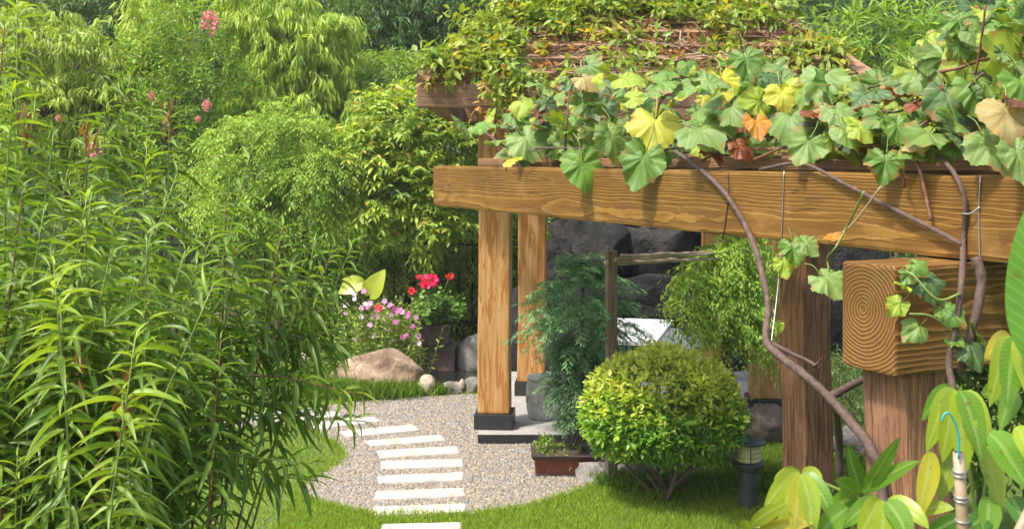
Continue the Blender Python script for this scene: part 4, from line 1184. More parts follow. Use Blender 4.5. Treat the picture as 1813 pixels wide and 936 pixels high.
for k in range(16):
    flower(P(rng.uniform(605, 740), rng.uniform(528, 605), 14.5), 0.036, (LI, WH, PK)[k % 3], vin)
for px, py, r_ in ((669, 543, 0.05), (674, 546, 0.045)):
    flower(P(px, py, 14.4), r_, (0.62, 0.05, 0.03), vin)
    flower(P(px, py, 14.4), r_ * 0.8, (0.62, 0.05, 0.03), vin)

gpot = thing('flower_pot', P(771, 605, 14.85), 'dark brown square flower pot with geraniums on the stone block', 'pot')
gx, gy, gz = P(771, 607, 14.85)
part('body', *frustum(gx, gy, gz, gz + 0.22, 0.34, 0.3, 0.40, 0.36), M['dark_pot'], gpot)
part('rim', *frustum(gx, gy, gz + 0.221, gz + 0.255, 0.42, 0.38, 0.43, 0.39), M['dark_pot'], gpot)
ge = thing('geranium', np.array((gx, gy, gz + 0.25)), 'crimson geranium with round green leaves growing in the dark flower pot', 'flowers')
n_ = 90
tp = np.column_stack((gx + rng.normal(0, 0.13, n_), gy + rng.normal(0, 0.1, n_), np.full(n_, gz + 0.22)))
tdv = np.column_stack((rng.normal(0, 0.35, (n_, 2)), np.ones(n_)))
pos, d, up, l, w, s = sprays(tp, tdv, 8, rng.uniform(0.25, 0.5, n_), 70, 0.1, 0.05, 0.085, 0.075, s0=0.3)
tt = np.repeat(tints(n_, (0.05, 0.13, 0.025), (0.13, 0.24, 0.04)), 8, axis=0)
part('foliage', *scatter(OVAL, pos, d, up, l, w, tt)[:2], M['leaf'], ge, col=scatter_cols(OVAL, tt))
for px, py, sz, col in ((763, 497, 32, (0.62, 0.02, 0.10)), (750, 503, 18, (0.60, 0.03, 0.10)), (729, 515, 16, (0.55, 0.03, 0.04)), (797, 489, 16, (0.55, 0.03, 0.04)), (742, 490, 12, (0.6, 0.03, 0.08))):
    c = P(px, py, 14.6); r_ = sz * 14.6 / F * 0.43; k = 60
    u_ = nz(rng.normal(size=(k, 3)))
    V, q, C = scatter(OVAL, c + u_ * r_ * rng.uniform(0.4, 0.9, (k, 1)) * np.array((1, 1, .75)), u_ + rng.normal(0, .5, (k, 3)), rng.normal(size=(k, 3)), r_ * 0.55, r_ * 0.5, tints(k, col, tuple(min(1, x * 1.4) for x in col)))
    fh = part('flower_head', V, q, M['petal'], ge, col=C)
    part('flower_stalk', *tube(smooth_path([np.array((gx, gy, gz + 0.3)), (np.array((gx, gy, gz + 0.3)) + c) / 2 + np.array((0, 0, 0.05)), c], 4), 0.006, seg=5), M['stem_green'], fh)

# big pale leaves of an elephant ear
ee = thing('elephant_ear', gb(650, 15.3), 'elephant ear plant with two big yellow green leaves behind the pink flowers', 'plant')
def heart_leaf(base, tip, width, nrm, mat, col, parent, name='leaf'):
    base, tip = np.array(base), np.array(tip)
    d = tip - base; L = np.linalg.norm(d); d = d / L
    side = nz(np.cross(d, nrm)); n2 = np.cross(side, d)
    prof = [(-0.16, 0.32), (-0.05, 0.75), (0.1, 0.95), (0.3, 1.0), (0.5, 0.86), (0.7, 0.58), (0.87, 0.26), (1.0, 0.0)]
    V, C, f = [], [], []
    for t, w in prof:
        for k, uu in enumerate((-1, -0.5, 0, 0.5, 1)):
            tt_ = t if not (t < 0.05 and uu == 0) else 0.03
            V.append(base + d * L * tt_ + side * uu * w * width / 2 + n2 * (-0.16 * L * tt_ * tt_ + 0.10 * width * abs(uu) * w + 0.012 * math.sin(9 * t + 3 * uu) * L))
            C.append((*col, abs(uu)))
    for i in range(len(prof) - 1):
        for k in range(4):
            f.append((i * 5 + k, i * 5 + k + 1, (i + 1) * 5 + k + 1, (i + 1) * 5 + k))
    V = np.array(V); og = ORG[parent.name]
    me = np_mesh(name, V - og, np.array(f), C, True)
    uvl = me.uv_layers.new(name='leaf')
    vi = np.zeros(len(me.loops), np.int32); me.loops.foreach_get('vertex_index', vi)
    uvv = np.array([(uu * w, t) for t, w in prof for uu in (-1, -0.5, 0, 0.5, 1)])
    uvl.data.foreach_set('uv', uvv[vi].astype(np.float32).ravel())
    o = put(name, me, mat, parent); o.color = (*col, 1)
    ORG[o.name] = og
    return o
for (bx, by), (tx, ty), w_, Y in (((656, 520), (682, 470), 44, 14.7), ((634, 500), (592, 520), 40, 14.6), ((640, 504), (602, 490), 30, 14.8)):
    b_, t_ = P(bx, by, Y + 0.03), P(tx, ty, Y - 0.03)
    hl_ = heart_leaf(b_, b_ + (t_ - b_) * 0.88, 0.9 * w_ * Y / F, np.array((-0.1, -0.85, 0.5)), M['mango'], (0.38, 0.44, 0.04), ee)
    part('leaf_stalk', *tube(smooth_path([gb(648, 15.3), (gb(648, 15.3) + b_) / 2 + np.array((0.03, 0, 0.1)), b_], 5), 0.016, 0.009, 6), M['stem_green'], hl_, smooth=True)

# ------------------------------------------------------------------ creeper over the pavilion roof
def roof_at(px, py):
    k = (HOR - py) / F
    tau = (H - EZ - 0.06 + k * EY) / ((AZ - EZ) - k * (AY - EY))
    Y = EY + tau * (AY - EY)
    return np.array(((px - CX) * Y / F, Y, EZ + 0.06 + tau * (AZ - EZ))), tau
crp = thing('roof_creeper', (AX, EY, EZ), 'small leaved yellow green creeper with dry brown leaves covering the pavilion roof', 'creeper')
tp, dry = [], []
while len(tp) < 1150:
    px, py = rng.uniform(735, 1500), rng.uniform(-170, 165)
    q_, tau = roof_at(px, py)
    if tau < -0.03 or abs(q_[0] - AX) > HW * (1 - tau) + 0.12: continue
    left = px < 915 - (py - 60) * 0.2 and py < 142 + 8 * math.sin(px * 0.05)
    right = px > 1370 + 0.4 * (py - 60)
    top = py < 60 + 18 * math.sin(px * 0.021) + 9 * math.sin(px * 0.07)
    if not (left or top or (right and rng.random() < 0.25)) and rng.random() > 0.10: continue
    if 1180 < px < 1345 and 15 < py < 85 and rng.random() < 0.55: continue
    tp.append(q_ + np.array((0, 0, 0.04)))
tp = np.array(tp)
td = np.column_stack((rng.normal(0, 0.6, len(tp)), rng.normal(-0.55, 0.4, len(tp)), rng.normal(0.75, 0.3, len(tp))))
pos, d, up, l, w, s = sprays(tp, td, 9, rng.uniform(0.10, 0.42, len(tp)), 70, 0.25, 0.2, 0.125, 0.056, upmix=0.6)
tt = np.repeat(tints(len(tp), (0.10, 0.19, 0.024), (0.31, 0.37, 0.05), 1.0, (0.42, 0.36, 0.05), 0.06), 9, axis=0) * rng.uniform(0.8, 1.2, (len(pos), 1))
part('foliage', *scatter(L2, pos, d, up, l, w, tt)[:2], M['leaf_gloss'], crp, col=scatter_cols(L2, tt))
# under-skirt along the eave, hanging below the roof edge
tp = np.array([P(rng.uniform(850, 1010), rng.uniform(120, 205), EY - 0.08) for _ in range(70)])
tdv = np.column_stack((rng.normal(0, 0.5, len(tp)), rng.normal(-0.7, 0.3, len(tp)), rng.normal(0.0, 0.5, len(tp))))
pos, d, up, l, w, s = sprays(tp, tdv, 7, 0.2, 70, 0.4, 0.4, 0.10, 0.05, upmix=0.6)
tt = np.repeat(tints(len(tp), (0.10, 0.2, 0.025), (0.32, 0.38, 0.05), 1.0, (0.36, 0.2, 0.07), 0.2), 7, axis=0)
part('eave_foliage', *scatter(L2, pos, d, up, l, w, tt)[:2], M['leaf_gloss'], crp, col=scatter_cols(L2, tt))
tp = []
while len(tp) < 900:
    px, py = rng.uniform(800, 1440), rng.normal(88, 30)
    q_, tau = roof_at(px, py)
    if tau < -0.02 or abs(q_[0] - AX) > HW * (1 - tau): continue
    tp.append(q_ + np.array((0, -0.02, 0.05)))
tp = np.array(tp)
tt = tints(len(tp), (0.18, 0.08, 0.03), (0.42, 0.25, 0.11))
sz = rng.uniform(0.06, 0.13, len(tp))
V, q, C = scatter(L3, tp, rng.normal(size=tp.shape) + np.array((0, -0.3, -0.2)), rng.normal(size=tp.shape) + np.array((0, -0.5, 0.5)), sz, sz * 0.6, tt)
part('dry_leaves', V, q, M['leaf'], crp, col=C)
for k in range(80):
    px, py = rng.uniform(770, 1400), rng.uniform(20, 150)
    pts_ = []
    for j in range(6):
        q_, tau = roof_at(px, py)
        lim_ = HW * (1 - max(tau, 0)) - 0.03
        q_[0] = AX + np.clip(q_[0] - AX, -lim_, lim_)
        pts_.append(q_ + np.array((0, -0.05, 0.08 + rng.uniform(-0.04, 0.06))))
        px += rng.normal(12, 45); py = min(150, py + rng.normal(6, 12))
    part('runner', *tube(smooth_path(pts_, 4), 0.007, 0.004, 5), M['cane_red'] if k % 3 else M['bamboo'], crp, smooth=True)

# ------------------------------------------------------------------ grape vine on the pergola
def grape_mesh(seed):
    r_ = np.random.default_rng(seed)
    half = [(0.03, 0.02), (0.07, -0.12), (0.17, -0.20), (0.29, -0.20), (0.38, -0.12), (0.44, -0.02), (0.53, 0.03), (0.50, 0.12), (0.54, 0.20), (0.60, 0.33), (0.58, 0.42), (0.55, 0.50), (0.47, 0.53), (0.41, 0.55),
            (0.41, 0.62), (0.36, 0.69), (0.29, 0.75), (0.22, 0.80), (0.14, 0.87), (0.07, 0.95)]
    out = []
    for sgn in (1, -1):
        pts_ = [(sgn * x * r_.uniform(0.93, 1.07), y * r_.uniform(0.95, 1.05) + r_.normal(0, 0.008)) for x, y in half]
        dense = []
        for i in range(len(pts_) - 1):
            a, b_ = np.array(pts_[i]), np.array(pts_[i + 1])
            nrm_ = np.array((b_[1] - a[1], a[0] - b_[0])) * sgn
            dense += [a, (a + b_) / 2 + nrm_ * -0.16 * (1.4 if i % 2 else 0.7)]
        dense.append(np.array(pts_[-1]))
        out.append(dense)
    ol = out[0] + [np.array((0, 1.0))] + out[1][::-1]
    ol = np.array(ol); n = len(ol)
    c = np.array((0, 0.24))
    rings = [0.0, 0.3, 0.55, 0.8, 1.0]
    V, C = [(*c, 0)], [0.2]
    cup, wav, ph = r_.uniform(0.05, 0.5), r_.uniform(0.03, 0.09), r_.uniform(0, 6)
    fold = r_.uniform(0.0, 0.5); curl = r_.uniform(-0.6, 1.6)
    def zz(x, y, k):
        th = math.atan2(x, y - 0.24)
        return -cup * (x * x + (y - 0.24) ** 2) + k * wav * math.sin(2 * th + ph) + k * k * wav * 0.8 * math.sin(5 * th + 2 * ph) + k * wav * 0.35 * math.sin(11 * th + 3 * ph) + 0.05 * math.sin(9 * x + ph) * math.sin(8 * y + 2 * ph) + fold * abs(x) * 0.35 - 0.10 * curl * k ** 4
    V[0] = (c[0], c[1], zz(c[0], c[1], 0))
    for k in rings[1:]:
        for p_ in ol:
            x, y = c + (p_ - c) * k
            V.append((x, y, zz(x, y, k))); C.append(k)
    f3 = [(0, 1 + i, 1 + (i + 1) % n) for i in range(n)]
    f4 = [(1 + j * n + i, 1 + (j + 1) * n + i, 1 + (j + 1) * n + (i + 1) % n, 1 + j * n + (i + 1) % n) for j in range(3) for i in range(n)]
    uv = [(v[0], v[1]) for v in V]
    # stalk
    tv_, tf_ = tube(smooth_path([(0, 0.02, zz(0, 0.02, 0.3)), (0, -0.3, 0.05), (0.05 * r_.normal(), -0.62, -0.12)], 3), 0.014, 0.012, 4)
    o_ = len(V)
    V += [tuple(v) for v in tv_]; C += [0.1] * len(tv_); uv += [(0, 0.2)] * len(tv_)
    f4 += [tuple(np.array(f) + o_) for f in tf_[0]]
    V = np.array(V)
    V[:, 0] -= 0; V[:, 1] -= 0.0
    me = np_mesh('leaf', V, [np.array(f3), np.array(f4)], np.column_stack((np.ones((len(V), 3)), C)), True)
    ul = me.uv_layers.new(name='leaf')
    vi = np.zeros(len(me.loops), np.int32); me.loops.foreach_get('vertex_index', vi)
    ul.data.foreach_set('uv', np.array(uv, np.float32)[vi].ravel())
    me.materials.append(M['grape'])
    return me
GM = [grape_mesh(100 + k) for k in range(12)]
VO = along(5, 0.2, 0)
vine = thing('grape_vine', VO, 'grape vine with broad lobed leaves, some yellow or rusty, sprawling over the pergola beam', 'grape vine')
GC = {'g': (0.10, 0.22, 0.035), 'gg': (0.135, 0.235, 0.065), 'yg': (0.25, 0.36, 0.04), 'y': (0.42, 0.44, 0.045), 'dg': (0.065, 0.14, 0.055), 'r': (0.15, 0.035, 0.012), 'o': (0.36, 0.16, 0.018), 't': (0.36, 0.29, 0.13), 'd': (0.14, 0.05, 0.04)}
def place_leaf(name, me, pos, d, up, size, col, parent, wide=1.0):
    d = nz(np.array(d, float)); side = nz(np.cross(d, np.array(up, float))); nrm = np.cross(side, d)
    o = bpy.data.objects.new(name, me)
    COL.objects.link(o)
    o.parent = parent
    Mx = np.eye(4)
    Mx[:3, 0], Mx[:3, 1], Mx[:3, 2] = side * size * wide, d * size, nrm * size
    Mx[:3, 3] = np.array(pos) - ORG[parent.name]
    o.matrix_local = Matrix(Mx.tolist())
    o.color = (*col, 1)
    return o
def grape_leaf(px, py, sz, code, Y=None, d=None, up=None):
    Y = beam_depth(px) + rng.uniform(-0.1, 0.9) if Y is None else Y
    size = sz * Y / F * 0.84
    d = np.array((rng.normal(0, 0.6), rng.uniform(-0.9, -0.2), rng.uniform(-0.95, 0.15))) if d is None else np.array(d, float)
    d = nz(d)
    up = np.array((rng.normal(0, 0.45), rng.uniform(-1.0, -0.2), rng.uniform(0.25, 1.0))) if up is None else up
    c = P(px, py, Y)
    col = np.array(GC[code]) * rng.uniform(0.85, 1.15)
    place_leaf('leaf', GM[rng.integers(12)], c - d * size * 0.3, d, up, size, col, vine, rng.uniform(0.85, 1.1))
DN, FR = (0.1, -0.5, -0.9), (0.05, -0.85, 0.5)
KEY = [(1700, 40, 80, 'g', .5, DN, FR), (1655, 75, 70, 'yg', .5, None, None), (1780, 70, 90, 'g', .4, DN, FR), (1730, 160, 90, 'g', .25, DN, FR), (1690, 215, 80, 'gg', .1, None, None), (1810, 150, 90, 'g', .2, DN, FR), (1590, 225, 70, 'g', .1, DN, FR), (1520, 215, 64, 'yg', .15, None, None), (1030, 296, 92, 'g', -.15, (0.1, -.35, -.9), (0.2, -.9, .35)), (1138, 285, 100, 'g', -.15, (-0.35, -.3, -.9), (-.1, -.9, .35)), (1160, 222, 100, 'y', .1, (-.1, -.4, -.6), (-.1, -.95, .3)), (1242, 232, 105, 'gg', .0, (0.5, -.8, -.3), (0, -.6, .8)),
       (1085, 245, 80, 'gg', .1, None, None), (1000, 218, 70, 'yg', .2, None, None), (935, 248, 80, 'gg', .1, None, None), (850, 222, 52, 'g', .1, None, None), (815, 218, 50, 'gg', .1, None, None), (868, 205, 34, 'yg', .1, None, None), (880, 250, 55, 'gg', 0, (.3, -.8, .1), (0, -.3, .9)),
       (1322, 108, 82, 'g', .5, DN, FR), (1280, 145, 72, 'y', .4, DN, FR), (1220, 120, 50, 'g', .5, None, None), (1180, 128, 62, 'g', .5, None, None), (1110, 140, 62, 'yg', .4, None, None), (1045, 118, 62, 'gg', .5, None, None), (990, 135, 52, 'yg', .4, None, None),
       (1145, 165, 60, 'gg', .3, None, None), (1460, 140, 92, 'gg', .4, (-.3, -.6, -.7), (-.2, -.8, .6)), (1385, 168, 66, 'y', .3, DN, FR), (1400, 212, 92, 'gg', .1, None, None), (1428, 256, 80, 'gg', .0, (-.5, -.4, -.7), FR), (1340, 218, 62, 'o', .2, None, None),
       (1680, 178, 100, 'dg', .2, (.1, -.5, -.8), FR), (1640, 238, 112, 'gg', .0, (-.5, -.8, -.2), (0, -.6, .8)), (1560, 205, 80, 'gg', .1, None, None), (1670, 105, 92, 'gg', .3, (-.4, -.4, -.8), FR), (1718, 118, 120, 'yg', .4, DN, (0, -1, .3)), (1790, 112, 140, 'yg', .3, (-.4, -.4, .3), (0, -1, .25)),
       (1742, 58, 80, 'gg', .5, None, None), (1622, 132, 84, 'yg', .4, None, None), (1588, 152, 66, 'o', .3, None, None), (1782, 205, 110, 't', .0, (-.2, -.6, -.8), FR), (1758, 258, 110, 'gg', .0, (.3, -.6, -.7), FR), (1802, 275, 92, 'gg', -.1, DN, FR),
       (1568, 288, 74, 'g', -.1, (-.2, -.4, -.9), FR), (1600, 312, 44, 'd', -.1, DN, (.9, -.3, .3)), (1312, 262, 56, 'r', .1, None, None), (1262, 275, 50, 'r', .1, None, None), (958, 187, 44, 'r', .3, None, None), (950, 215, 36, 'r', .2, None, None), (1500, 237, 72, 'gg', .1, None, None), (1482, 198, 70, 'gg', .2, None, None),
       (1300, 192, 80, 'gg', .2, None, None), (1250, 185, 80, 'gg', .2, None, None), (1380, 120, 60, 'gg', .5, None, None), (1530, 150, 66, 'gg', .4, None, None), (1690, 60, 70, 'dg', .5, None, None), (1800, 30, 90, 'g', .5, None, None), (1760, 20, 80, 'yg', .5, None, None), (1720, 20, 70, 'dg', .6, None, None),
       (1440, 200, 50, 'r', .2, None, None), (1530, 190, 40, 'r', .2, None, None), (1460, 195, 50, 't', .2, None, None), (1620, 185, 46, 'r', .15, None, None), (1800, 180, 60, 'd', .05, None, None), (1340, 180, 70, 'yg', .3, None, None), (1600, 260, 60, 'dg', .05, None, None), (1700, 250, 60, 'dg', .05, None, None),
       (1405, 440, 58, 'g', -.2, DN, FR), (1388, 468, 48, 'yg', -.2, DN, FR), (1428, 432, 50, 'gg', -.2, (.6, -.5, -.5), FR), (1466, 495, 74, 'gg', -.25, (.5, -.6, -.5), (0, -.7, .7)), (1380, 577, 22, 'yg', -.2, DN, FR)]
for px, py, sz, cd, dy, d_, u_ in KEY:
    grape_leaf(px, py, sz, cd, beam_depth(px) + dy, d_, u_)
for px, py, sz, cd, d_ in ((1608, 488, 42, 'gg', (-.5, -.5, -.4)), (1645, 500, 64, 'dg', (.2, -.5, -.8)), (1625, 470, 46, 'g', (.6, -.5, -.4)), (1588, 540, 52, 'yg', (-.8, -.4, -.5)), (1682, 552, 62, 'g', (.7, -.5, -.6)), (1622, 582, 54, 'gg', (-.8, -.5, -.5)), (1690, 600, 36, 'g', (.5, -.5, -.3)), (1722, 618, 66, 'dg', (.3, -.5, -.8)), (1730, 590, 50, 'g', None), (1600, 505, 40, 'yg', None)):
    grape_leaf(px, py, sz, cd, 4.55, d_, FR if d_ else None)
grape_leaf(1475, 415, 46, 'o', 5.2, (.9, -.3, .2), (0, -.2, 1))
top_x = [780, 860, 950, 1050, 1200, 1350, 1500, 1600, 1680, 1740, 1850]
top_y = [235, 195, 150, 130, 120, 120, 150, 140, 60, 10, -30]
cnt = 0
while cnt < 210:
    px = rng.uniform(890, 1840) if rng.random() < 0.65 else rng.uniform(1480, 1840); ty = np.interp(px, top_x, top_y)
    py = ty + ((272 if px > 1230 else 284) - ty) * rng.random() ** 0.9
    Yb = beam_depth(px)
    grape_leaf(px, py, rng.uniform(34, 72) * (0.8 if px < 1250 else 1.05), rng.choice(['g', 'gg', 'yg', 'y', 'dg', 'r', 'o', 't'], p=[.30, .33, .20, .035, .11, .010, .005, .010]), Yb + rng.uniform(0.0, 1.7))
    cnt += 1
# the leaves beyond the three hundred singles: one part
M['grape_mass'] = leaf_material('grape_leaf_mass', source='tint', rough=0.55, trans=0.34, rib=0.0, vein='palm', spec=0.5)
def mesh_arrays(me):
    v_ = np.zeros(len(me.vertices) * 3, np.float32); me.vertices.foreach_get('co', v_)
    a_ = np.zeros(len(me.vertices) * 4, np.float32); me.attributes['tint'].data.foreach_get('color', a_)
    t3, t4 = [], []
    for p_ in me.polygons:
        (t3 if len(p_.vertices) == 3 else t4).append(tuple(p_.vertices))
    return v_.reshape(-1, 3), np.array(t3), np.array(t4), a_.reshape(-1, 4)[:, 3]
GA = [mesh_arrays(m_) for m_ in GM[:8]]
mv, m3, m4, mc, muv, off_ = [], [], [], [], [], 0
for k in range(420):
    px = rng.uniform(900, 1850) if rng.random() < 0.55 else rng.uniform(1400, 1850)
    ty = np.interp(px, top_x, top_y)
    py = ty + ((262 if px > 1230 else 276) - ty) * rng.random() ** 0.9
    Y = beam_depth(px) + rng.uniform(0.25, 1.9)
    size = rng.uniform(30, 62) * (0.8 if px < 1250 else 1.0) * Y / F
    d_ = nz(np.array((rng.normal(0, 0.7), rng.uniform(-0.9, -0.1), rng.uniform(-0.95, 0.3))))
    u_ = np.array((rng.normal(0, 0.5), rng.uniform(-1.0, 0.0), rng.uniform(0.2, 1.0)))
    sd_ = nz(np.cross(d_, u_)); n_ = np.cross(sd_, d_)
    gv, g3, g4, ga = GA[rng.integers(8)]
    mv.append(P(px, py, Y) - d_ * size * 0.3 + size * (gv[:, 0:1] * sd_ + gv[:, 1:2] * d_ + gv[:, 2:3] * n_))
    m3.append(g3 + off_); m4.append(g4 + off_)
    cl_ = np.array(GC[rng.choice(['g', 'gg', 'yg', 'dg', 'y', 'r'], p=[.34, .26, .22, .13, .03, .02])]) * rng.uniform(0.8, 1.15)
    mc.append(np.column_stack((np.repeat(cl_[None], len(gv), 0), ga))); muv.append(gv[:, :2]); off_ += len(gv)
lm_ = part('leaf_mass', np.concatenate(mv), [np.concatenate(m3), np.concatenate(m4)], M['grape_mass'], vine, col=np.concatenate(mc), smooth=True)
lm_['kind'] = 'stuff'
ul_ = lm_.data.uv_layers.new(name='leaf')
vi_ = np.zeros(len(lm_.data.loops), np.int32); lm_.data.loops.foreach_get('vertex_index', vi_)
ul_.data.foreach_set('uv', np.concatenate(muv).astype(np.float32)[vi_].ravel())
def cane(rows, r0, r1, mat='cane', knots=0.12):
    part('cane', *tube(smooth_path([np.array(p_) for p_ in rows], 7), r0, r1, 8, knots), M[mat], vine, smooth=True)
def ob(px, py, off=0.04): return on_beam(px, py, off)
cane([ob(1195, 268, -.1), ob(1225, 288, .03), ob(1268, 325), ob(1298, 362), ob(1325, 410), P(1346, 470, 5.95), P(1360, 540, 5.8), P(1356, 600, 5.6), P(1375, 625, 5.5), P(1420, 660, 5.3), P(1465, 700, 5.2), P(1505, 745, 5.05), P(1540, 790, 4.9), P(1562, 860, 4.85), P(1560, 960, 4.8), P(1560, 1180, 4.8)], 0.013, 0.026)
cane([ob(1345, 300, -.05), ob(1420, 290, .04), ob(1500, 328), ob(1590, 374), ob(1650, 404), ob(1703, 433)], 0.0095, 0.012)
cane([ob(1660, 275, -.1), ob(1690, 308, .03), ob(1708, 360), ob(1705, 440), P(1702, 500, 4.6), P(1692, 580, 4.55), P(1680, 640, 4.55), P(1690, 720, 4.5), P(1700, 960, 4.5)], 0.010, 0.016)
cane([ob(1610, 262, -.1), ob(1628, 300, .03), ob(1640, 350), ob(1648, 390)], 0.008, 0.010, 'cane_red')
cane([P(1362, 605, 5.6), P(1400, 625, 5.55), P(1430, 638, 5.5), P(1452, 652, 5.45)], 0.014, 0.007)
cane([P(1440, 648, 5.46), P(1450, 640, 5.44), P(1454, 634, 5.42)], 0.006, 0.003)
cane([P(1728, 455, 4.62), P(1738, 500, 4.6), P(1722, 580, 4.58), P(1700, 660, 4.6)], 0.022, 0.018)
cane([P(1470, 702, 5.2), P(1510, 680, 5.3), P(1540, 668, 5.4), P(1580, 655, 5.6)], 0.020, 0.013)
cane([P(1478, 712, 5.3), P(1485, 770, 5.6), P(1488, 850, 5.7), P(1500, 950, 5.8)], 0.018, 0.022, 'bark_dark')
cane([P(1530, 340, 4.9), P(1500, 400, 5.15), P(1478, 440, 5.1), P(1465, 455, 5.3), P(1468, 480, 5.3)], 0.005, 0.004, 'stem_green')
cane([P(1560, 330, 5.0), P(1515, 390, 5.15), P(1490, 412, 5.2)], 0.004, 0.004, 'bamboo')
cane([P(1700, 520, 4.55), P(1660, 530, 4.5), P(1620, 490, 4.52), P(1605, 480, 4.55)], 0.006, 0.004, 'stem_green')
cane([P(1690, 590, 4.55), P(1650, 560, 4.5), P(1610, 555, 4.5)], 0.005, 0.004, 'stem_green')
for rows in ([(1480, 200), (1540, 196), (1590, 198), (1625, 178)], [(1330, 285), (1420, 250), (1470, 262), (1560, 258)], [(1600, 262), (1680, 258), (1750, 262), (1813, 268)], [(1655, 130), (1700, 120), (1760, 100), (1830, 96)], [(960, 215), (1000, 200), (1060, 210), (1130, 195)],
             [(900, 265), (1000, 262), (1100, 270), (1210, 262)], [(1200, 250), (1300, 262), (1390, 262), (1480, 240)], [(860, 235), (900, 262), (960, 268)], [(1000, 285), (1003, 220), (1010, 160), (1030, 130)], [(1520, 200), (1535, 240), (1560, 275)], [(1180, 275), (1160, 230), (1170, 180), (1200, 150)],
             [(1420, 280), (1440, 220), (1500, 170), (1560, 150)], [(1560, 285), (1620, 230), (1680, 190), (1740, 130)], [(1740, 270), (1720, 180), (1735, 90), (1745, 10)], [(1240, 285), (1330, 240), (1400, 180), (1470, 150)]):
    cane([P(x, y, beam_depth(x) + rng.uniform(0.05, 0.5)) for x, y in rows], 0.009, 0.005, 'cane_red' if rng.random() < 0.6 else 'cane')

# ------------------------------------------------------------------ long leaved shrub, front left
SB = np.array(((170 - CX) * 4.9 / F, 4.9, 0.0))
shr = thing('long_leaved_shrub', SB, 'dense shrub with long narrow glossy green leaves filling the left foreground', 'shrub')
tipl = [(8, 40, 4.6), (30, -10, 4.8), (22, 150, 4.3), (62, 180, 4.6), (95, 235, 4.4), (158, 232, 4.5), (155, 345, 4.0), (232, 135, 4.9), (300, 192, 4.9), (312, 310, 4.5), (400, 340, 4.7), (447, 255, 5.0), (380, 400, 4.5), (560, 412, 5.0), (628, 422, 5.1), (590, 440, 5.0),
        (240, 595, 3.55), (215, 690, 3.6), (95, 465, 3.7), (70, 560, 4.0), (500, 400, 4.9), (520, 470, 4.9), (350, 460, 4.3), (270, 400, 4.3), (200, 450, 4.2), (40, 330, 4.2), (-20, 240, 4.4), (120, 300, 4.5), (260, 260, 4.8), (190, 180, 4.9), (420, 440, 4.6)]
xm_y, xm_x = [250, 350, 450, 550, 650, 750, 850, 1000], [400, 450, 480, 460, 370, 280, 230, 210]
while len(tipl) < 215:
    py = rng.uniform(330, 960)
    px = rng.uniform(-90, np.interp(py, xm_y, xm_x))
    if py < 330 + max(0, px - 180) * 0.75: continue
    tipl.append((px, py, rng.uniform(3.9, 5.6)))
droopers = [(650, 700, 4.9), (645, 745, 4.9), (555, 820, 4.7), (560, 850, 4.8), (590, 640, 5.0), (600, 590, 5.0), (570, 550, 5.0), (620, 620, 5.0), (575, 720, 4.9)]
sh_p, sh_d, sh_col, acc = [], [], [], []
for k, (px, py, Y) in enumerate(tipl + droopers):
    tip = P(px, py, Y)
    if k < len(tipl):
        root = SB + np.array((rng.normal(0, 0.25) + 0.25 * (tip[0] - SB[0]), 0.5 * (Y - 4.9), 0.2))
        mid = np.array((tip[0] * 0.70 + root[0] * 0.30 + rng.normal(0, 0.06), tip[1] + rng.normal(0, 0.05), tip[2] - 0.75))
        pth = smooth_path([root, (root + mid) / 2 + np.array((0.0, 0, -0.1)), mid, tip], 6)
    else:
        root = SB + np.array((0.3, 0.0, 0.5))
        mid = np.array((tip[0] - 0.55, tip[1] - 0.05, tip[2] + rng.uniform(-0.1, 0.22)))
        pth = smooth_path([root, mid + np.array((-0.35, 0, -0.35)), mid, tip], 6)
    part('branch', *tube(pth, 0.009, 0.0022, 6, 0.05), M['stem_green'] if k % 5 else M['cane_red'], shr, smooth=True)
    # leaves along the last stretch
    seg = np.linalg.norm(np.diff(pth, axis=0), axis=1); cum = np.concatenate(([0], np.cumsum(seg)))
    Lt = cum[-1]; reach = min(Lt * 0.9, rng.uniform(0.75, 1.0) if k < len(tipl) else rng.uniform(0.4, 0.55))
    nl = int(reach / 0.0165)
    ss = Lt - reach + reach * np.sort(rng.uniform(0, 1, nl)) if False else Lt - reach * np.linspace(1, 0.0, nl)
    pp_ = np.stack([np.interp(ss, cum, pth[:, j]) for j in range(3)], 1)
    tg = nz(np.stack([np.interp(np.minimum(ss + 0.03, Lt), cum, pth[:, j]) - np.interp(ss - 0.03, cum, pth[:, j]) for j in range(3)], 1))
    fr_ = (ss - (Lt - reach)) / reach
    e1 = nz(np.cross(tg, np.array((0.3, 0.2, 1.0)))); e2 = np.cross(tg, e1)
    phi = np.arange(nl) * 2.4 + rng.uniform(0, 6)
    rad = np.cos(phi)[:, None] * e1 + np.sin(phi)[:, None] * e2
    an = np.radians(74) * (1.1 - 0.7 * fr_ ** 5) + rng.normal(0, 0.12, nl)
    d = tg * np.cos(an)[:, None] + rad * np.sin(an)[:, None] + np.array((0, 0, -0.22)) * (1 - 0.8 * fr_ ** 5)[:, None]
    if k >= len(tipl): d += np.array((0.1, 0, -0.22))
    young = fr_ ** 6
    base_c = tints(nl, (0.06, 0.13, 0.018), (0.165, 0.255, 0.034))
    bright = k in (16, 17, 18, 6, 19) or rng.random() < 0.2
    if bright: young = fr_ ** 2.5
    yc = np.array((0.30, 0.43, 0.045)) if bright else np.array((0.16, 0.29, 0.035))
    base_c = base_c * (1 - young[:, None]) + yc * young[:, None]
    ln_ = 0.162 * rng.uniform(0.55, 1.25, nl) * (1 - 0.55 * fr_ ** 8)
    acc.append((pp_, d, np.array((0, 0, 1.0)) + 0.35 * rng.normal(size=(nl, 3)), ln_, ln_ * rng.uniform(0.12, 0.165, nl), base_c))
pos, d, up, l, w, tt = [np.concatenate([a[j] for a in acc]) for j in range(6)]
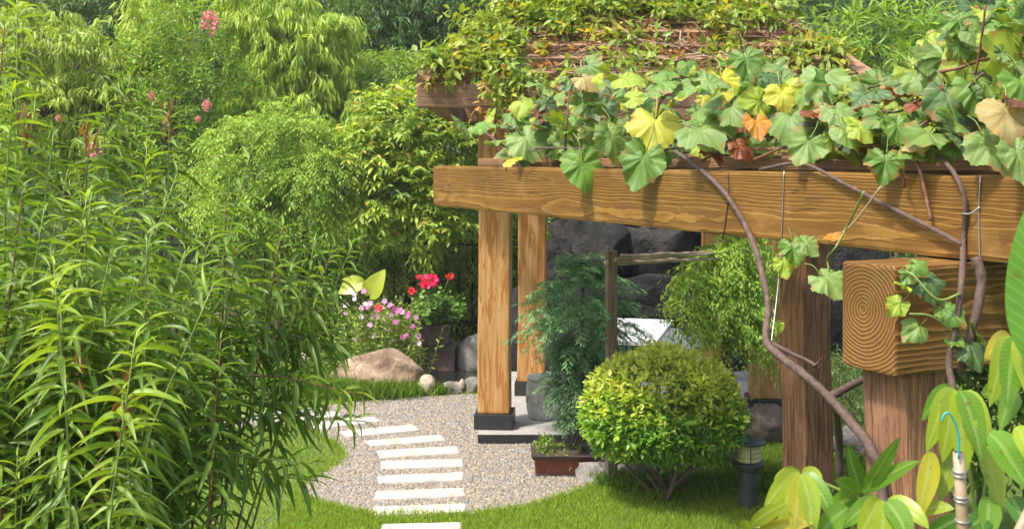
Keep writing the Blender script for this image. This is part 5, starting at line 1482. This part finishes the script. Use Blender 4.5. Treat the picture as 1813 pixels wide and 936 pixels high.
# the 300 leaves that show largest are single parts, the rest one part
ppx = CX + F * pos[:, 0] / pos[:, 1]; ppy = HOR + F * (H - pos[:, 2]) / pos[:, 1]
dn_, vw = nz(d), nz(pos - np.array((0, 0, H)))
show = l / pos[:, 1] * np.sqrt(np.maximum(0, 1 - (dn_ * vw).sum(1) ** 2))
show[(ppx < 5) | (ppx > 1800) | (ppy < 0) | (ppy > 930)] = 0
order = np.argsort(-show)
# spread the singles over many branches: nearest leaf per cell first
front = []
seen_c = {}
for i in order:
    if show[i] <= 0: break
    key = (int(ppx[i] // 30), int(ppy[i] // 30))
    if pos[i, 1] > 4.75: continue
    if seen_c.get(key, 0) >= 2: continue
    seen_c[key] = seen_c.get(key, 0) + 1
    front.append(i)
    if len(front) == 300: break
front = np.array(front)
rest = np.setdiff1d(np.arange(len(pos)), front)
LM = []
for k in range(4):
    tm = lance(5, 0.5 + 0.1 * k, 0.28 + 0.09 * k, 0.40)
    me = np_mesh('leaf', tm[0], tm[1], np.column_stack((np.ones((len(tm[0]), 3)), tm[2])), True)
    me.materials.append(M['leaf_gloss_o']); LM.append(me)
for i in front:
    place_leaf('leaf', LM[i % 4], pos[i], d[i], up[i], l[i], tt[i], shr, w[i] / l[i])
V, q, C = scatter(L4, pos[rest], d[rest], up[rest], l[rest], w[rest], tt[rest])
part('leaf_mass', V, q, M['leaf_gloss'], shr, col=C, smooth=True)['kind'] = 'stuff'
for px, py, Y in ((158, 240, 4.45), (45, 235, 4.5), (300, 205, 4.85), (135, 640, 3.9), (215, 705, 3.75), (165, 855, 3.8), (220, 725, 3.75), (140, 730, 3.9)):     # withered brown leaves at shoot tips
    c = P(px, py, Y); k = 9
    V, q, C = scatter(L3, c + rng.normal(0, 0.012, (k, 3)) + np.array((0, 0, 1.0)) * rng.uniform(-0.05, 0.05, (k, 1)), np.column_stack((rng.normal(0, 0.25, (k, 2)), rng.choice([-1.0, 1.0], k))), rng.normal(size=(k, 3)), 0.07, 0.014, tints(k, (0.12, 0.045, 0.02), (0.26, 0.11, 0.04)))
    part('withered_tip', V, q, M['leaf'], shr, col=C)

# ------------------------------------------------------------------ mango sapling, front right
MB_ = np.array(((1700 - CX) * 2.7 / F, 2.7, 0.0))
man = thing('mango_sapling', MB_, 'young mango tree with hanging yellow green leaves in the right foreground', 'tree')
def long_leaf(b_, t_, Y, wpx, col, bow=0.15, face=None, dY=-0.05, parent=None, k=9):
    parent = parent or man
    p0, p2 = P(*b_, Y), P(*t_, Y + dY)
    L = np.linalg.norm(p2 - p0)
    p1 = (p0 + p2) / 2 + np.array((0, -0.25, 1.0)) * bow * L
    nh = np.array((0.15, -0.9, 0.45)) if face is None else np.array(face)
    V, C, f, uv = [], [], [], []
    wid = wpx * Y / F / 2
    ph = rng.uniform(0, 6)
    for i in range(k + 1):
        t = i / k
        c = (1 - t) ** 2 * p0 + 2 * t * (1 - t) * p1 + t * t * p2
        tg = nz(2 * (1 - t) * (p1 - p0) + 2 * t * (p2 - p1))
        side = nz(np.cross(tg, nh)); n2 = np.cross(side, tg)
        ww = wid * (math.sin(math.pi * (0.02 + 0.98 * t) ** 0.78) ** 0.72 if t < 1 else 0.0)
        ww = max(ww, 0.02 * wid)
        for uu in (-1, -0.5, 0, 0.5, 1):
            V.append(c + side * uu * ww + n2 * (0.28 * wid * abs(uu) * (ww / wid) + 0.06 * wid * math.sin(9 * t + ph + uu)))
            C.append((*col, abs(uu))); uv.append((uu, t))
    for i in range(k):
        for j in range(4):
            f.append((i * 5 + j, i * 5 + j + 1, (i + 1) * 5 + j + 1, (i + 1) * 5 + j))
    me = np_mesh('leaf', np.array(V) - ORG[parent.name], np.array(f), C, True)
    ul = me.uv_layers.new(name='leaf')
    vi = np.zeros(len(me.loops), np.int32); me.loops.foreach_get('vertex_index', vi)
    ul.data.foreach_set('uv', np.array(uv, np.float32)[vi].ravel())
    o = put('leaf', me, M['mango'], parent)
    o.color = (*(np.array(col) * rng.uniform(0.88, 1.12)), 1)
    return o
MY, MGc, MD, MO = (0.25, 0.33, 0.028), (0.12, 0.25, 0.024), (0.06, 0.16, 0.025), (0.36, 0.32, 0.03)
LEAVES = [  # base px, tip px, distance, width px, colour, bow
    ((1415, 836), (1352, 905), 2.7, 34, MY, .25), ((1415, 836), (1378, 935), 2.65, 36, MY, .2), ((1418, 838), (1405, 960), 2.6, 38, MO, .15), ((1420, 838), (1442, 950), 2.6, 40, MY, .2), ((1422, 838), (1478, 925), 2.7, 36, MGc, .25), ((1420, 836), (1456, 845), 2.75, 24, MY, .15), ((1416, 836), (1370, 848), 2.8, 20, MY, .2),
    ((1330, 930), (1395, 890), 2.6, 26, MY, .1), ((1340, 945), (1440, 925), 2.6, 28, MO, .1), ((1330, 940), (1310, 925), 2.6, 20, MY, .1),
    ((1562, 888), (1520, 960), 2.5, 46, MY, .3), ((1566, 886), (1560, 985), 2.45, 46, MY, .25), ((1570, 888), (1612, 970), 2.45, 46, MGc, .3), ((1572, 888), (1645, 935), 2.55, 38, MY, .25), ((1560, 888), (1492, 935), 2.6, 36, MGc, .25),
    ((1690, 692), (1640, 800), 2.7, 46, MY, .3), ((1688, 692), (1632, 745), 2.75, 36, MGc, .3), ((1692, 690), (1668, 820), 2.65, 46, MY, .2), ((1696, 692), (1706, 850), 2.6, 52, MY, .2), ((1700, 692), (1738, 820), 2.6, 48, MGc, .25), ((1702, 694), (1752, 790), 2.7, 42, MY, .3), ((1650, 800), (1628, 920), 2.65, 40, MO, .15), ((1690, 800), (1662, 890), 2.7, 36, MY, .15), ((1740, 790), (1772, 905), 2.65, 44, MY, .15),
    ((1790, 596), (1742, 640), 2.6, 36, MO, .2), ((1788, 596), (1752, 720), 2.55, 46, MY, .2), ((1795, 598), (1782, 725), 2.5, 52, MGc, .15), ((1800, 598), (1830, 730), 2.5, 52, MY, .2), ((1795, 690), (1770, 760), 2.6, 40, MGc, .2),
    ((1752, 765), (1822, 870), 2.5, 64, MGc, .12), ((1800, 755), (1845, 850), 2.45, 52, MY, .15), ((1790, 880), (1830, 960), 2.5, 50, MD, .15), ((1770, 900), (1700, 955), 2.6, 40, MD, .2),
    ((1530, 868), (1592, 772), 2.75, 30, MGc, -.05), ((1525, 872), (1500, 785), 2.85, 34, MD, -.1), ((1528, 872), (1630, 815), 2.75, 26, MGc, .12), ((1520, 880), (1478, 850), 2.75, 38, MGc, .1), ((1520, 882), (1466, 905), 2.75, 42, MGc, .15), ((1500, 900), (1440, 960), 2.65, 44, MGc, .15), ((1620, 905), (1690, 900), 2.65, 26, MY, .15), ((1640, 950), (1720, 910), 2.6, 34, MD, .1),
    ((1740, 700), (1812, 680), 2.75, 34, MGc, .15), ((1750, 880), (1748, 960), 2.6, 44, MGc, .15)]
for b_, t_, Y, wp, col, bow in LEAVES:
    long_leaf(b_, t_, Y, wp, col, bow)
long_leaf((1828, 640), (1838, 335), 1.75, 96, (0.10, 0.25, 0.03), 0.0, (-0.45, -0.8, 0.3), 0.05)
long_leaf((1840, 700), (1822, 560), 1.8, 50, (0.20, 0.32, 0.035), 0.0, (-0.2, -0.9, 0.3), 0.05)
for rows, r0 in (([(1700, 1500), (1640, 1000), (1560, 905), (1420, 838)], 0.007), ([(1640, 1000), (1590, 930), (1565, 888)], 0.006), ([(1690, 1300), (1730, 1000), (1712, 800), (1692, 692)], 0.007), ([(1730, 1000), (1760, 850), (1780, 700), (1794, 596)], 0.007), ([(1590, 930), (1550, 890), (1528, 866)], 0.005), ([(1730, 950), (1745, 850), (1752, 764)], 0.005), ([(1560, 905), (1450, 940), (1330, 932)], 0.005)):
    part('branch', *tube(smooth_path([P(x, y, 2.75) for x, y in rows], 6), r0, r0 * 0.55, 7), M['stem_green'], man, smooth=True)
part('trunk', *tube(smooth_path([MB_, MB_ + np.array((0.02, 0, 0.6)), P(1700, 1300, 2.75)], 5), 0.02, 0.012, 8), M['bark'], man, smooth=True)

sk0, sk1 = P(1697, 800, 2.38), P(1708, 1000, 2.38)
stk = thing('bamboo_stake', np.array((sk1[0] + 0.02, sk1[1], 0)), 'thin bamboo stake with wire rings and a turquoise wire among the mango leaves', 'stake')
scane = part('cane', *tube([sk0, (sk0 + sk1) / 2, sk1, np.array((sk1[0] + 0.02, sk1[1], 0))], 0.0115, 0.013, 10), M['bamboo'], stk, smooth=True)
part('hollow_end', *lathe([(0.0, 0.0), (0.0085, 0.0), (0.0085, 0.001), (0, 0.0012)], sk0 + np.array((0, 0, 0.0005)), 12), M['dark_pot'], scane)
for t in (0.16, 0.20, 0.385, 0.42, 0.60):
    c = sk0 + (sk1 - sk0) * t
    a = np.linspace(0, 2 * math.pi, 15)
    part('wire_ring', *tube(np.stack((c[0] + 0.0138 * np.cos(a), c[1] + 0.0138 * np.sin(a), c[2] + 0.002 * np.sin(a)), 1), 0.0018, seg=5), M['wire'], scane, smooth=True)
part('turquoise_wire', *tube(smooth_path([P(1697, 812, 2.366), P(1697, 770, 2.36), P(1688, 742, 2.355), P(1678, 730, 2.35), P(1670, 736, 2.35), P(1668, 745, 2.35)], 5), 0.0022, seg=6), M['teal_wire'], stk, smooth=True)
s0, s1 = P(1845, 860, 2.3), P(1795, 960, 2.3)
stk2 = thing('bamboo_stake', np.array((s1[0] - 0.25, s1[1], 0)), 'pale leaning bamboo stake in the lower right corner', 'stake')
part('cane', *tube([s0, s1, s1 + (s1 - s0) * 3.0], 0.011, 0.012, 10), M['bamboo'], stk2, smooth=True)

# ------------------------------------------------------------------ humid air
hz = bpy.data.materials.new('humid_air')
hz.use_nodes = True
hz.node_tree.nodes.remove(hz.node_tree.nodes['Principled BSDF'])
pvn = hz.node_tree.nodes.new('ShaderNodeVolumePrincipled')
pvn.inputs['Color'].default_value = (0.93, 0.96, 0.98, 1)
pvn.inputs['Density'].default_value = 0.0009
pvn.inputs['Anisotropy'].default_value = 0.2
hz.node_tree.links.new(pvn.outputs[0], hz.node_tree.nodes['Material Output'].inputs['Volume'])
hb = put('haze', box_mesh('haze', (150, 140, 20.0), 0), hz, None, (0, 45, 9.0))
props(hb, kind='stuff')
SC.cycles.volume_bounces = 0
